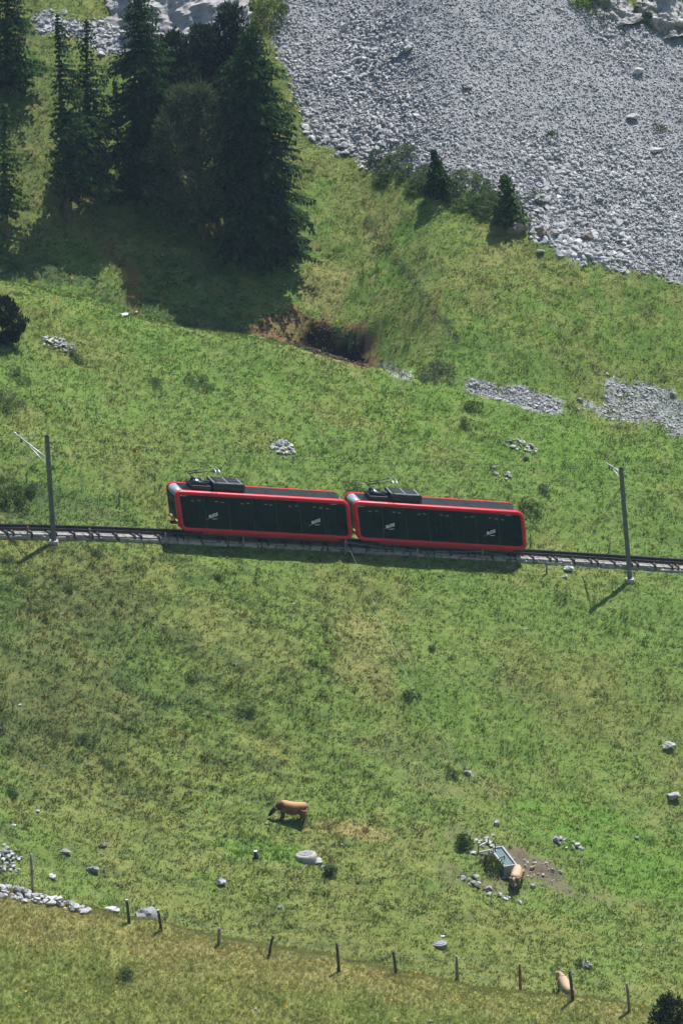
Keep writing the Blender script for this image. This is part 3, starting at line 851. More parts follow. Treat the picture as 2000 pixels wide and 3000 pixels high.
def spray(tb, p, d, L, w, r):
    """flat twig with needles: long narrow leaf-shaped pair of faces"""
    d = d.normalized(); s = d.cross(Vector((0, 0, 1)))
    if s.length < .05: s = Vector((1, 0, 0))
    s.normalize(); s = (s + Vector((r.uniform(-.5, .5), r.uniform(-.5, .5), r.uniform(-.6, .6)))).normalized()
    m = p + d * L * .45 - Vector((0, 0, L * .06)); e = p + d * L - Vector((0, 0, L * .2))
    tb.tri(p, m + s * w, e); tb.tri(p, e, m - s * w)

def spruce(name, base, H, R, seed, label, bare=.08, dens=1.0, m=SPRUCE_M, onesided=None, droop=.35, group=None, lean=(0, 0), ragged=.35, taper=.75):
    r = random.Random(seed)
    root = empty(name, base); tag(root, label, 'tree', group)
    axis_ = lambda z: Vector((lean[0] * z / H + .04 * math.sin(z * .5 + seed), lean[1] * z / H, z))
    tr = MB(); zs = [-.6] + [H * i / 10 for i in range(11)]
    tr.tube([axis_(z) for z in zs], [max(.015, (.02 * H) * (1 - .97 * max(z, 0) / H) ** .9 * (1.35 if z <= 0 else 1)) for z in zs], 9)
    tr.build('trunk', BARK, root, True)
    tb = TB(); z = H * bare
    while z < H * .995:
        f = (z - H * bare) / (H * (1 - bare))
        prof = (1 - f) ** taper * (.62 + .38 * min(1, f / .12)) * (1 + .16 * math.sin(z * 1.9 + seed))
        nb = max(3, int(r.uniform(5, 7.5) * dens))
        a0 = r.uniform(0, 6.283)
        for b in range(nb):
            a = a0 + b * 6.283 / nb + r.uniform(-.35, .35)
            L = max(.12, R * prof * r.uniform(1 - ragged, 1.08))
            L *= .80 + .34 * (.5 + .5 * math.sin(2.3 * a + z * 1.1 + seed) * math.sin(1.7 * z + 3 * a))
            if r.random() < .06: L *= .45
            if onesided is not None: L *= .62 + .38 * math.cos(a - onesided)
            out = Vector((math.cos(a), math.sin(a), 0)); side = Vector((-math.sin(a), math.cos(a), 0))
            p0 = axis_(z); n = max(2, int(L / .26))
            rise = .28 * (f - .35)
            def bp(t): return p0 + out * L * t + Vector((0, 0, L * (rise * t - droop * t * t + .20 * t ** 4)))
            if L > .9:
                q0, q1 = bp(0), bp(.85); up = Vector((0, 0, .03 + .012 * L))
                tb.quad(q0 - up, q0 + up, q1 + up * .2, q1 - up * .2)
            for i in range(n + 1):
                t = .10 + .90 * i / n
                p = bp(t); l = .34 * min(1.0, .35 + L * .3) * r.uniform(.75, 1.25)
                ls = (.20 + .60 * (1 - t) * min(1, t * 4)) * min(L, 2.6) ** .85 * r.uniform(.7, 1.15)
                for sg in (-1, 1):
                    dd = (out * (.75 + .4 * t) + side * sg * (1.1 - .3 * t) + Vector((0, 0, r.uniform(-.45, .0)))).normalized()
                    m_ = max(1, int(ls / .34))
                    for q in range(m_):
                        pq = p + dd * ls * q / m_ - Vector((0, 0, .12 * ls * (q / m_) ** 2))
                        d2 = dd + Vector((r.uniform(-.6, .6), r.uniform(-.6, .6), r.uniform(-.7, .15)))
                        spray(tb, pq, d2, l * 1.25, .10 + .05 * l, r)
                spray(tb, p, out * .3 + Vector((r.uniform(-.3, .3), r.uniform(-.3, .3), -1)), l, .10, r)
                if r.random() < .5: spray(tb, p, out + Vector((0, 0, .25)), l, .09, r)
        z += (.34 + .10 * r.random()) * (.55 + .5 * min(1, (H - z) / 5)) * (1 if H > 6 else max(.35, H / 7))
    tip = axis_(H)
    for k in range(5): spray(tb, tip - Vector((0, 0, .35)), Vector((r.uniform(-.3, .3), r.uniform(-.3, .3), 1)), .5, .05, r)
    cr = link('crown', tb.mesh('crown'), m, root)
    return root

def clump(tb, c, rad, n, size, r, up=.6, flat=.8):
    for i in range(n):
        d = Vector((r.gauss(0, 1), r.gauss(0, 1), r.gauss(0, 1))).normalized()
        p = c + Vector((d.x, d.y, d.z * flat)) * rad * r.uniform(.35, 1.0)
        dd = (d + Vector((0, 0, up))).normalized(); s = dd.cross(Vector((r.gauss(0, 1), r.gauss(0, 1), r.gauss(0, 1)))).normalized()
        L = size * r.uniform(.6, 1.3); w_ = L * .24
        tb.tri(p - s * w_, p + s * w_, p + dd * L)

def pine(name, base, H, W, D, seed, label, m=PINE_M, low=.12, n=150, cs=.8, group=None, up=.6, trunks=1, leaf=.34, per=46):
    """rounded mountain pine: limbs carrying upright brushes of needles"""
    r = random.Random(seed); root = empty(name, base); tag(root, label, 'tree', group)
    tr = MB()
    for k in range(trunks):
        ox = (k - (trunks - 1) / 2) * W * .18
        zs = [-.5, 0, H * .25, H * .5, H * .8]
        tr.tube([Vector((ox + ox * z / H * 1.4 + .15 * math.sin(z + seed + k), .1 * math.cos(z * 1.3), z)) for z in zs], [.024 * H * s for s in (1.2, 1, .8, .5, .15)], 8)
    tb = TB(); C_ = []
    while len(C_) < n:
        f = r.uniform(low, .97); a = r.uniform(0, 6.283)
        wdt = (math.sin(math.pi * min(1, (f - low * .4) ** .7 * .93 + .06))) ** .75
        q = math.sqrt(r.random()); q = .45 + .55 * q
        k = 1 + .22 * math.sin(3 * a + seed) + .12 * math.sin(5 * a + 7 * f)
        C_.append(Vector((math.cos(a) * W / 2 * wdt * q * k, math.sin(a) * D / 2 * wdt * q * k, H * f)))
    for c in C_:
        if r.random() < .4: tr.tube([Vector((c.x * .05, c.y * .05, c.z * .72)), c * .6 + Vector((0, 0, c.z * .25)), c], [.05, .04, .015], 5)
        clump(tb, c, cs * r.uniform(.6, 1.15), per, leaf, r, up)
    tr.build('trunk', BARK, root, True)
    link('crown', tb.mesh('crown'), m, root)
    return root

def topz(base, u, v):
    d = ray(u, v); k = d / d[1] * base[1]
    return CAM[2] + k[2] - base[2], k[0] - base[0]
def place_spruce(u, v, ut, vt, hw, seed, label, **kw):
    b = pix(u, v, 225 if v < 1000 else 121); H, dx = topz(b, ut, vt)
    return spruce('spruce_tree', b, H, hw * px2m(b), seed, label, lean=(dx, 0), **kw)
place_spruce(757, 742, 737, 70, 195, 11, 'tallest dense dark spruce at the edge of the sunlit slope', dens=1.7, bare=.04, taper=.55, droop=.5)
place_spruce(425, 575, 404, -45, 150, 12, 'dark narrow spruce standing before the rock face', dens=1.5, bare=.03, taper=.55, droop=.45)
place_spruce(200, 640, 165, 40, 180, 13, 'thin spruce with bare visible trunk among brown patches', dens=.95, bare=.13, droop=.45, ragged=.5, onesided=.2)
place_spruce(262, 470, 252, 55, 105, 14, 'slim spruce behind the thin spruce with visible trunk', dens=.9, bare=.1)
place_spruce(18, 690, 12, 300, 95, 15, 'light sparse conifer standing apart downhill of the wood', dens=.9, bare=.18, m=SPRUCE_Y, ragged=.5)
place_spruce(20, 265, 20, -130, 130, 16, 'dark spruce high up beyond the small rubble patch', dens=1.1, bare=.08)
place_spruce(348, 435, 335, 235, 30, 17, 'small spindly spruce between two larger spruces', dens=.6, bare=.2, ragged=.6)
place_spruce(1293, 572, 1268, 438, 52, 18, 'little dark spruce among the juniper mats', m=SPRUCE_M, dens=1.3, bare=.02, taper=.7)
place_spruce(1500, 652, 1474, 506, 54, 19, 'little sunlit spruce above the large boulder', m=SPRUCE_Y, dens=1.3, bare=.02, taper=.6)
def place_pine(u, v, vt, wpx, seed, label, **kw):
    b = pix(u, v, 225 if v < 1000 else 121); H, dx = topz(b, u, vt)
    return pine('pine_tree', b, H, wpx * px2m(b), wpx * px2m(b) * .8, seed, label, **kw)
place_pine(590, 700, 240, 290, 21, 'broad grey-green pine in front of the tallest spruce', n=260, cs=.75, low=.14, per=80, leaf=.30)
place_pine(520, 330, 95, 130, 22, 'dark pine below the rock face, nearest the narrow spruce', m=DARKP_M, n=90, up=1.0)
place_pine(610, 330, 75, 150, 23, 'dark pine below the rock face, between two dark pines', m=DARKP_M, n=110, up=1.0)
place_pine(690, 330, 15, 150, 24, 'dark pine below the rock face, next to the tallest spruce', m=DARKP_M, n=110, up=1.0)
place_pine(560, 430, 200, 120, 25, 'dark pine crowded behind the broad grey-green pine', m=DARKP_M, n=80)
place_pine(655, 520, 230, 120, 26, 'dark young pine wedged between the broad pine and the tallest spruce', m=DARKP_M, n=80)
place_pine(10, 1005, 870, 115, 27, 'dark dwarf pine on the meadow near the long stone heap', m=DARKP_M, n=60, cs=.5, low=.03, up=1.4)
place_pine(1968, 3080, 2928, 160, 28, 'dark bushy pine top in front of the ridge fence', m=DARKP_M, n=70, cs=.4, low=.02, leaf=.2)

def shrub(name, u, v, wpx, hpx, seed, label, m=BUSH_M, n=26, leaf=.14, per=40, group=None, y0=121., depth=1.5, cs=.36):
    r = random.Random(seed); p = pix(u, v, y0); k = px2m(p); W = wpx * k; H = hpx * k
    root = empty(name, p); tag(root, label, 'shrub', group)
    tb = TB(); st = MB()
    for i in range(n):
        a = r.uniform(0, 6.283); q = math.sqrt(r.random()); x = math.cos(a) * q * W / 2; y = math.sin(a) * q * W / 2 * depth * .6
        gz_ = float(ground(p[0] + x, p[1] + y)) - p[2]
        c = Vector((x, y, gz_ + H * (.25 + .5 * (1 - q * q)) * r.uniform(.6, 1)))
        clump(tb, c, cs * min(1, .5 + W * .15), per, leaf, r, .5, .6)
        if i % 4 == 0: st.tube([Vector((x * .3, y * .3, gz_ * .3 - .1)), Vector((x * .6, y * .6, gz_ * .6 + H * .2)), c], [.025, .02, .008], 5)
    st.build('stem', BARK, root)
    link('foliage', tb.mesh('foliage'), m, root)
    return root
shrub('juniper', 1155, 490, 130, 32, 31, 'flat juniper mat next to the yellowish bush', JUNI_M, 73, .13, 60, cs=.24)
shrub('juniper', 1240, 535, 110, 38, 32, 'juniper mat uphill of the little dark spruce, touching it', JUNI_M, 73, .13, 60, cs=.24)
shrub('juniper', 1380, 575, 165, 50, 33, 'widest juniper mat between the two little spruces', JUNI_M, 128, .13, 60, cs=.24)
shrub('juniper', 1440, 615, 120, 42, 34, 'juniper mat sloping down to the sunlit little spruce', JUNI_M, 96, .13, 60, cs=.24)
shrub('shrub', 1100, 470, 44, 40, 35, 'yellowish bush at the upper end of the juniper mats', BUSH_M, 14, .14)
shrub('shrub', 1578, 578, 44, 26, 36, 'single low bush inside the scree', BUSH_M, 12, .12)
shrub('shrub', 780, 50, 130, 70, 37, 'bright bush between the dark pines and the scree', BUSH_M, 46, .2, cs=.5)
shrub('shrub', 1745, 14, 140, 36, 38, 'green bush on top of the scree beside the low crag', BUSH_M, 46, .18, cs=.5)
shrub('shrub', 1900, 45, 90, 44, 39, 'green bush between the two crags', BUSH_M, 40, .18, cs=.5)
shrub('shrub', 1960, 85, 90, 40, 40, 'green bush under the broken crag', BUSH_M, 30, .18, cs=.5)
shrub('shrub', 1620, 400, 34, 16, 41, 'small green cushion in the middle of the scree', BUSH_M, 8, .12)
shrub('shrub', 1930, 378, 46, 16, 42, 'green cushion beside the pale flat slab', BUSH_M, 8, .12)
shrub('shrub', 1280, 1105, 120, 36, 43, 'pale leafy plants between the brown bank and the stone bed', PALE_M, 34, .16)
shrub('shrub', 1390, 1205, 56, 34, 44, 'dark bushy clump on the meadow below the stone bed', BUSH_M, 18, .12)
shrub('shrub', 1360, 1245, 40, 22, 45, 'small dark clump below the dark bushy clump', JUNI_M, 10, .12)
shrub('shrub', 585, 1128, 80, 30, 46, 'low dark heath mat on the meadow, longer one', JUNI_M, 24, .12)
shrub('shrub', 462, 1128, 36, 20, 47, 'low dark heath mat on the meadow, shorter one', JUNI_M, 10, .12)
shrub('shrub', 225, 1050, 60, 26, 48, 'low dark heath at the end of the long stone heap', JUNI_M, 18, .12)
shrub('shrub', 30, 1190, 110, 40, 49, 'wide dark heath mat downhill of the dwarf pine', JUNI_M, 40, .12)
shrub('shrub', 55, 1105, 70, 26, 50, 'dark heath clump above the wide heath mat', JUNI_M, 18, .12)
shrub('shrub', 95, 1445, 34, 34, 51, 'dark green bush beside the mast with the long bracket', JUNI_M, 14, .13)
shrub('shrub', 25, 1460, 110, 66, 52, 'tangled dark bushes on the bank above the track', BUSH_M, 36, .14)
shrub('shrub', 1595, 1440, 34, 24, 53, 'small dark bush on the meadow near the mast with the stay wire', JUNI_M, 10, .12)
shrub('shrub', 1560, 1500, 70, 30, 54, 'faint low bushes just behind the rear railcar', BUSH_M, 22, .12)
shrub('shrub', 1040, 1450, 60, 40, 55, 'low bush on the slope above the gap between the railcars', JUNI_M, 20, .12)
shrub('shrub', 1325, 2272, 30, 26, 56, 'small round green bush beside a white stone', JUNI_M, 10, .12)
shrub('shrub', 1205, 2040, 46, 22, 57, 'dark weeds in the middle of the pasture slope', BUSH_M, 12, .12)
shrub('shrub', 972, 2565, 36, 40, 58, 'dark spiky weed below the concrete shaft', JUNI_M, 12, .16)
shrub('shrub', 1452, 2550, 80, 44, 59, 'leafy weeds growing against the front of the trough', BUSH_M, 26, .14)
shrub('shrub', 1360, 2480, 50, 40, 60, 'dark clump just behind the wooden frame', BUSH_M, 16, .16)
shrub('shrub', 1715, 2832, 50, 24, 61, 'weeds around the flat grey stone beyond the fence', JUNI_M, 10, .12)
shrub('shrub', 370, 2862, 40, 22, 62, 'grey-green thistle clump on the near ridge', JUNI_M, 10, .12)
for i, (u, v, wv, hv_) in enumerate([(70, 1708, 40, 30), (15, 1735, 44, 34), (200, 1730, 24, 24), (120, 1780, 60, 30), (640, 1700, 16, 22), (150, 2170, 60, 26), (260, 2185, 60, 22), (5, 2140, 40, 60), (310, 2250, 40, 22), (710, 2080, 46, 26), (740, 2090, 30, 20), (560, 1990, 40, 20), (20, 1640, 40, 24), (285, 1625, 24, 20), (1770, 2050, 60, 16), (1270, 1910, 30, 14), (30, 2330, 30, 20)]):
    shrub('heath_clump', u, v, wv, hv_, 300 + i, 'small dark heath clump on the pasture below the railway', JUNI_M, 9, .12, group='heath clumps on the lower pasture', per=34)

# ---- eroded peat bank: dark clods, rusty dead grass on the lip
bank = empty('eroded_bank', gpoint(BANK[0], BANK[1])); tag(bank, 'eroded dark peat bank with rusty dead grass on its lip', 'earth bank')
PEATM = mat('peat_soil', (.030, .021, .015), .95, .4, 3, .8, island=.4); DEADG = leafmat('dead_grass', (.17, .110, .055)); DEAD_SHADE = leafmat('shaded_dead_grass', (.085, .055, .032)); SOILM = mat('brown_soil', (.105, .068, .042), .95, .4, 3, .8, island=.4)
def fill(poly, n):
    lo, hi = poly.min(0), poly.max(0); X = lo[0] + (hi[0] - lo[0]) * rng.random(n * 4); Y = lo[1] + (hi[1] - lo[1]) * rng.random(n * 4)
    ok = inpoly(X, Y, poly); return X[ok][:n], Y[ok][:n]
X, Y = fill(PEATP, 1000)
me = joined_stones('clods', np.c_[X, Y, ground(X, Y) + .02] - np.array(bank.location), .15 + .38 * rng.random(len(X)) ** 2); me.materials.append(PEATM)
o = link('clods', me, None, bank); o['kind'] = 'stuff'
X, Y = fill(BROWNP, 900)
me = joined_stones('brown_clods', np.c_[X, Y, ground(X, Y)] - np.array(bank.location), .12 + .3 * rng.random(len(X)) ** 2); me.materials.append(SOILM)
o = link('brown_clods', me, None, bank); o['kind'] = 'stuff'
X, Y = fill(BROWNP, 230); ins = inpoly(X, Y, PEATP); r_ = random.Random(5)
for nm, mm, sel in (('dead_grass', DEADG, (~ins) & (X > BANK[0] - 2.2)), ('shaded_dead_grass', DEAD_SHADE, (~ins) & (X <= BANK[0] - 2.2))):  # left part is the same dead grass with shade put into its colour
    tb = TB()
    for x, y in zip(X[sel], Y[sel]): clump(tb, Vector((x, y, float(ground(x, y)) + .05)) - bank.location, .18, 12, .14, r_, .1, .35)
    o = link(nm, tb.mesh(nm), mm, bank); o['kind'] = 'stuff'

# ================================================================== railway
STEEL = mat('rail_steel', (.055, .052, .055), .45, .4, 8, .2, metal=.6)
RACKM = mat('rack_steel', (.030, .032, .040), .5, .3, 8, .2, metal=.5)
SLEEP = mat('steel_sleeper', (.045, .038, .036), .7, .4, 8, .3, metal=.3)
WALLST = mat('wall_stone', (.25, .24, .225), .92, .35, 2.5, .8, island=.22)
CAPST = mat('capping_stone', (.25, .24, .23), .9, .25, 3, .6, island=.15)
MORT = mat('wall_core', (.12, .11, .10), .95, .3, 4, .4)
BEDM = mat('track_ballast', (.24, .225, .21), .95, .35, 9, .9)
S0, S1 = s_of_u(-260), s_of_u(2260)
def frame(s):
    p, a, sl = track_s(s)
    t = np.array([math.cos(a), math.sin(a), 0]); nrm = np.array([-math.sin(a), math.cos(a), 0])    # nrm points uphill, away
    return p, t, nrm, a, sl
def ribbon(y0, y1, z0, z1, ds=.8):
    """prism that follows the line"""
    m = MB(); V = []; Fc = []; ss = np.arange(S0, S1, ds)
    for s in ss:
        p, tt, n, a, sl = frame(s)
        for (yy, zz) in ((y0, z0), (y1, z0), (y1, z1), (y0, z1)):
            q = p + n * yy; V.append((q[0], q[1], q[2] + zz))
    for i in range(len(ss) - 1):
        for k in range(4): Fc.append((i * 4 + k, i * 4 + (k + 1) % 4, i * 4 + 4 + (k + 1) % 4, i * 4 + 4 + k))
    Fc += [(3, 2, 1, 0), tuple(len(V) - 4 + k for k in range(4))]
    return m.add(V, Fc)
track = empty('railway_track', tuple(frame((S0 + S1) / 2)[0])); tag(track, 'rack railway track running across the slope under the train', 'railway track', kind='structure')
def tpart(mb, name, m, sm=False):
    o = mb.build(name, m, None, sm); o.parent = track; o.matrix_parent_inverse = Matrix.Translation(track.location).inverted(); return o
tpart(ribbon(-.80, .95, -.75, -.30), 'ballast_bed', BEDM)
for yy in (-.40, .40):
    r_ = ribbon(yy - .03, yy + .03, -.05, 0); r2 = ribbon(yy - .055, yy + .055, -.16, -.13); r3 = ribbon(yy - .012, yy + .012, -.13, -.05)
    r_.add(r2.v, r2.f); r_.add(r3.v, r3.f)
    tpart(r_, 'rail', STEEL)
rk = ribbon(-.055, .055, -.10, .10)
for s in np.arange(S0 + .2, S1 - .2, .12):
    p, tt, n, a, sl = frame(s); R_ = Euler((0, -math.atan(sl), a)).to_matrix()
    rk.box((p[0], p[1], p[2] + .095), (.05, .19, .05), R_)
tpart(rk, 'rack_rail', RACKM)
tpart(ribbon(-.11, .11, -.22, -.10), 'rack_support', RACKM)
k = 0; sl_me = None
sb = MB().box((0, 0, 0), (.16, 1.7, .10), bev=.015).box((0, -.93, -.17), (.11, .10, .42), bev=.01); sl_me = sb.mesh('sleeper'); sl_me.materials.append(SLEEP)
for s in np.arange(S0 + .5, S1 - .5, 1.45):
    k += 1
    for ds in ((-.22, .22) if k % 2 else (0,)):
        p, tt, n, a, sl = frame(s + ds)
        o = bpy.data.objects.new('sleeper', sl_me); COL.objects.link(o); o.parent = track
        o.location = Vector((p[0], p[1], p[2] - .19)) - track.location; o.rotation_euler = (0, -math.atan(sl), a) if False else (0, 0, a)
        o.rotation_euler = Matrix.Rotation(a, 3, 'Z').to_euler()
# retaining wall
wall = empty('retaining_wall', tuple(frame((S0 + S1) / 2)[0] + np.array([0, -1.1, -1.4]))); tag(wall, 'low retaining wall of rough stone blocks below the track', 'wall')
cm = ribbon(-.82, -.62, -1.1, -.34)
co = cm.build('wall_core', MORT); co.parent = wall; co.matrix_parent_inverse = Matrix.Translation(wall.location).inverted()
BLK = []
for i in range(8):
    bm = bmesh.new(); bmesh.ops.create_cube(bm, size=1)
    bmesh.ops.bevel(bm, geom=list(bm.edges), offset=.07, segments=1, affect='EDGES')
    rr = random.Random(i)
    for v in bm.verts: v.co += Vector((rr.uniform(-.05, .05), rr.uniform(-.12, .12), rr.uniform(-.05, .05)))
    bmesh.ops.triangulate(bm, faces=[f for f in bm.faces if len(f.verts) > 4])
    me = bpy.data.meshes.new('stone_block'); bm.to_mesh(me); bm.free(); me.materials.append(WALLST); BLK.append(me)
CAPB = []
for me in BLK[:4]:
    m2 = me.copy(); m2.materials.clear(); m2.materials.append(CAPST); CAPB.append(m2)
def block(s, ln, z0, z1, y=-1.07, th=.26, cap=False, nm='stone_block'):
    p, tt, n, a, sl = frame(s)
    q = p + n * y
    o = bpy.data.objects.new(nm, random.choice(CAPB if cap else BLK)); COL.objects.link(o); o.parent = wall
    o.location = Vector((q[0], q[1], q[2] + (z0 + z1) / 2)) - wall.location
    o.rotation_euler = (Matrix.Rotation(a, 3, 'Z') @ Matrix.Rotation(-math.atan(sl), 3, 'Y')).to_euler()
    o.scale = (ln, th, z1 - z0)
s = S0 + .3
while s < S1 - 2.5:
    ln = random.uniform(.9, 2.1)
    block(s + ln / 2, ln - .05, -.90, -.38 - random.uniform(0, .05), y=-.87 + random.uniform(-.04, .04)); s += ln
s = S0 + .3
while s < S1 - 1:
    ln = random.uniform(.7, 1.25)
    block(s + ln / 2, ln - .10, -.40, -.27, y=-.74 + random.uniform(-.03, .03), th=.42, cap=True, nm='capping_slab'); s += ln

# ================================================================== railcars
RED = mat('red_paint', (.50, .004, .022), .38, .06, 2, 0, spec=.35, coat=.15)
REDD = mat('dark_red_paint', (.26, .008, .022), .45, .1, 2, 0, spec=.4)
BLACK = mat('black_roof', (.012, .014, .020), .35, .3, 3, 0, spec=.5)
SOLAR = mat('roof_panel', (.010, .013, .024), .30, .3, 3, 0, spec=.4)
GREYL = mat('light_grey_metal', (.30, .33, .38), .4, .1, 6, 0, metal=.3)
SILV = mat('silver_metal', (.62, .65, .70), .3, .1, 8, 0, metal=.8)
DARKM = mat('dark_machine', (.022, .027, .036), .45, .4, 6, .2, metal=.3)
POSTM = mat('window_post_grey', (.055, .06, .068), .5, .1, 5, 0)
RUBB = mat('black_rubber', (.012, .012, .013), .7, .2, 5, 0)
WHITE = mat('white_print', (.75, .75, .75), .5, .03, 5, 0)
LOGO = mat('red_print', (.45, .02, .03), .5, .05, 5, 0)
SEATM = mat('seat_fabric', (.10, .11, .12), .9, .2, 8, 0)
INTM = mat('interior_grey', (.12, .15, .19), .8, .2, 4, 0)
GLOWM = bpy.data.materials.new('lamp_vent_glow'); GLOWM.use_nodes = True
_b = GLOWM.node_tree.nodes['Principled BSDF']; _b.inputs['Base Color'].default_value = (.9, .8, .5, 1); _b.inputs['Emission Color'].default_value = (1, .82, .45, 1); _b.inputs['Emission Strength'].default_value = .35
def glass(name, tr, gl):
    m = bpy.data.materials.new(name); m.use_nodes = True; t = m.node_tree; N = t.nodes; N.remove(N['Principled BSDF'])
    a = N.new('ShaderNodeBsdfTransparent'); a.inputs[0].default_value = (*tr, 1)
    g = N.new('ShaderNodeBsdfGlossy'); g.inputs['Roughness'].default_value = .04; g.inputs['Color'].default_value = (.22, .42, .62, 1)
    nz = N.new('ShaderNodeTexNoise'); nz.inputs['Scale'].default_value = .7
    fr = N.new('ShaderNodeFresnel'); fr.inputs[0].default_value = 1.45
    mu = N.new('ShaderNodeMath'); mu.operation = 'MULTIPLY_ADD'; mu.inputs[1].default_value = gl; mu.inputs[2].default_value = .0
    t.links.new(fr.outputs[0], mu.inputs[0])
    ms = N.new('ShaderNodeMixShader'); t.links.new(mu.outputs[0], ms.inputs[0]); t.links.new(a.outputs[0], ms.inputs[1]); t.links.new(g.outputs[0], ms.inputs[2])
    t.links.new(ms.outputs[0], N['Material Output'].inputs['Surface'])
    return m
GLASS = glass('tinted_glass', (.19, .265, .36), .8)
GLASSE = glass('windscreen_glass', (.10, .14, .16), .9)

CL, CH, CZ0 = 11.95, 2.86, .34          # length, height of the side frame, height above rail
def rr_profile(off=0.0, r=.52, n=7):
    """rounded rectangle in the x-z plane, inset by off"""
    x0, x1, z0, z1 = -CL / 2 + off, CL / 2 - off, CZ0 + off, CZ0 + CH - off
    rad = max(.05, r - off); P = []
    for (cx, cz, a0) in ((x1 - rad, z1 - rad, 0), (x0 + rad, z1 - rad, 90), (x0 + rad, z0 + rad, 180), (x1 - rad, z0 + rad, 270)):
        for k in range(n): a = math.radians(a0 + 90 * k / (n - 1)); P.append((cx + rad * math.cos(a), cz + rad * math.sin(a)))
    return P
def inset_y(z): return 1 - .055 * max(0, (z - CZ0) / CH)
def loft(loops):
    """loops: (y, profile) - joins closed x-z loops across the car"""
    V = []; Fc = []; n = len(loops[0][1])
    for y, P in loops: V += [(x, y * inset_y(z), z) for x, z in P]
    for i in range(len(loops) - 1):
        for k in range(n): Fc.append((i * n + k, i * n + (k + 1) % n, (i + 1) * n + (k + 1) % n, (i + 1) * n + k))
    return V, Fc
HW = 1.22
def build_car(s_mid, label, people):
    p, a, _ = track_s(s_mid)
    pa, pb = track_s(s_mid - 4.5)[0], track_s(s_mid + 4.5)[0]
    yaw = math.atan2(pb[1] - pa[1], pb[0] - pa[0]); slope = (pb[2] - pa[2]) / math.hypot(pb[0] - pa[0], pb[1] - pa[1])
    pc = (pa + pb) / 2
    root = empty('railcar', pc, yaw); tag(root, label, 'railcar', 'railcars of the rack train')
    sh = lambda q: (q[0] - .04 * (q[2] - CZ0), q[1], q[2] + q[0] * slope)          # body is a parallelogram: floor follows the track, walls stay upright
    def part(mb, name, m, parent=root, smooth=False): 
        return mb.build(name, m, parent, smooth, sh)
    # --- two rounded red side frames
    for sg in (-1, 1):
        m = MB(); V, Fc = loft([(sg * y, rr_profile(o_)) for y, o_ in ((.90, .015), (1.02, 0), (1.14, .02), (1.205, .07), (1.225, .14), (1.225, .235), (1.19, .295), (1.13, .305))])
        m.add(V, Fc); part(m, 'side_frame', RED, smooth=True)
        # lower valance
        m = MB(); m.box((.25, sg * 1.10, CZ0 + .0), (CL - 2.6, .16, .20), bev=.03); part(m, 'valance', REDD)
        # window ribbon: seven panes with slim gaps
        P = rr_profile(.295); npn = 7; xs = [-CL / 2 + .295 + (CL - .59) * i / npn for i in range(npn + 1)]
        zt, zb = CZ0 + CH - .295, CZ0 + .295
        def zlim(x):
            rad = .52 - .295; e = max(0, (abs(x) - (CL / 2 - .295 - rad)))
            d = rad - math.sqrt(max(0, rad * rad - e * e)); return zb + d, zt - d
        for i in range(npn):
            xa, xb = xs[i] + .018, xs[i + 1] - .018; xx = [xa + (xb - xa) * q / 10 for q in range(11)]
            V = []; Fc = []
            for th in (1.168, 1.148):
                for x in xx:
                    lo, hi = zlim(x); V += [(x, sg * th * inset_y(lo), lo), (x, sg * th * inset_y(hi), hi)]
            for q in range(10):
                Fc.append((2 * q, 2 * q + 1, 2 * q + 3, 2 * q + 2)); o_ = 22; Fc.append((o_ + 2 * q, o_ + 2 * q + 2, o_ + 2 * q + 3, o_ + 2 * q + 1))
            Fc += [(0, 22, 23, 1), (20, 21, 43, 42)]
            pane = part(MB().add(V, Fc), 'window_pane', GLASS)
            if i < npn - 1:
                lo, hi = zlim(xs[i + 1]); ml_ = MB().bar((xs[i + 1], sg * 1.12 * inset_y(lo), lo), (xs[i + 1], sg * 1.12 * inset_y(hi), hi), .07, .06); part(ml_, 'window_post', POSTM)
        # ventilator strips near the top of the panes, no lamps, brightened by an added glow
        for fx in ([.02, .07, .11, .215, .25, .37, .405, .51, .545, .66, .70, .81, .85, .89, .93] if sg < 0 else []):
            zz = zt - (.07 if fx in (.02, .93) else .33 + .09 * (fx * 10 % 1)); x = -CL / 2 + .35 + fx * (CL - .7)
            part(MB().box((x, sg * 1.155 * inset_y(zz), zz), (.40 if fx in (.02, .93) else .20, .02, .035)), 'window_vent', GLOWM)
    # --- body between the frames: belly, ends, roof
    prof = rr_profile(.05); n = len(prof)
    def band(idx, yy, off=.05, thick=.05):
        P = rr_profile(off); Q = rr_profile(off + thick); V = []; Fc = []
        for k in idx:
            for (x, z) in (P[k % n], Q[k % n]):
                V += [(x, -yy * inset_y(z), z), (x, yy * inset_y(z), z)]
        for i in range(len(idx) - 1):
            o_ = i * 4; Fc += [(o_, o_ + 1, o_ + 5, o_ + 4), (o_ + 2, o_ + 6, o_ + 7, o_ + 3), (o_, o_ + 4, o_ + 6, o_ + 2), (o_ + 1, o_ + 3, o_ + 7, o_ + 5)]
        Fc += [(0, 2, 3, 1), (len(V) - 4, len(V) - 3, len(V) - 1, len(V) - 2)]
        return V, Fc
    V, Fc = band([6, 7], .93); part(MB().add(V, Fc), 'roof', GREYL)
    V, Fc = band(list(range(13, 15)), .93); part(MB().add(V, Fc), 'windscreen', GLASSE)                 # uphill end
    V, Fc = band(list(range(7, 14)), .93); part(MB().add(V, Fc), 'roof_end', GREYL, smooth=True)  # silver strip, its pale reflection put into the colour
    V, Fc = band([27, 28], .93); part(MB().add(V, Fc), 'windscreen', GLASSE)
    V, Fc = band(list(range(0, 7)), .93); part(MB().add(V, Fc), 'roof_end', BLACK, smooth=True)
    V, Fc = band(list(range(14, 28)), .93); part(MB().add(V, Fc), 'underbody', BLACK, smooth=False)
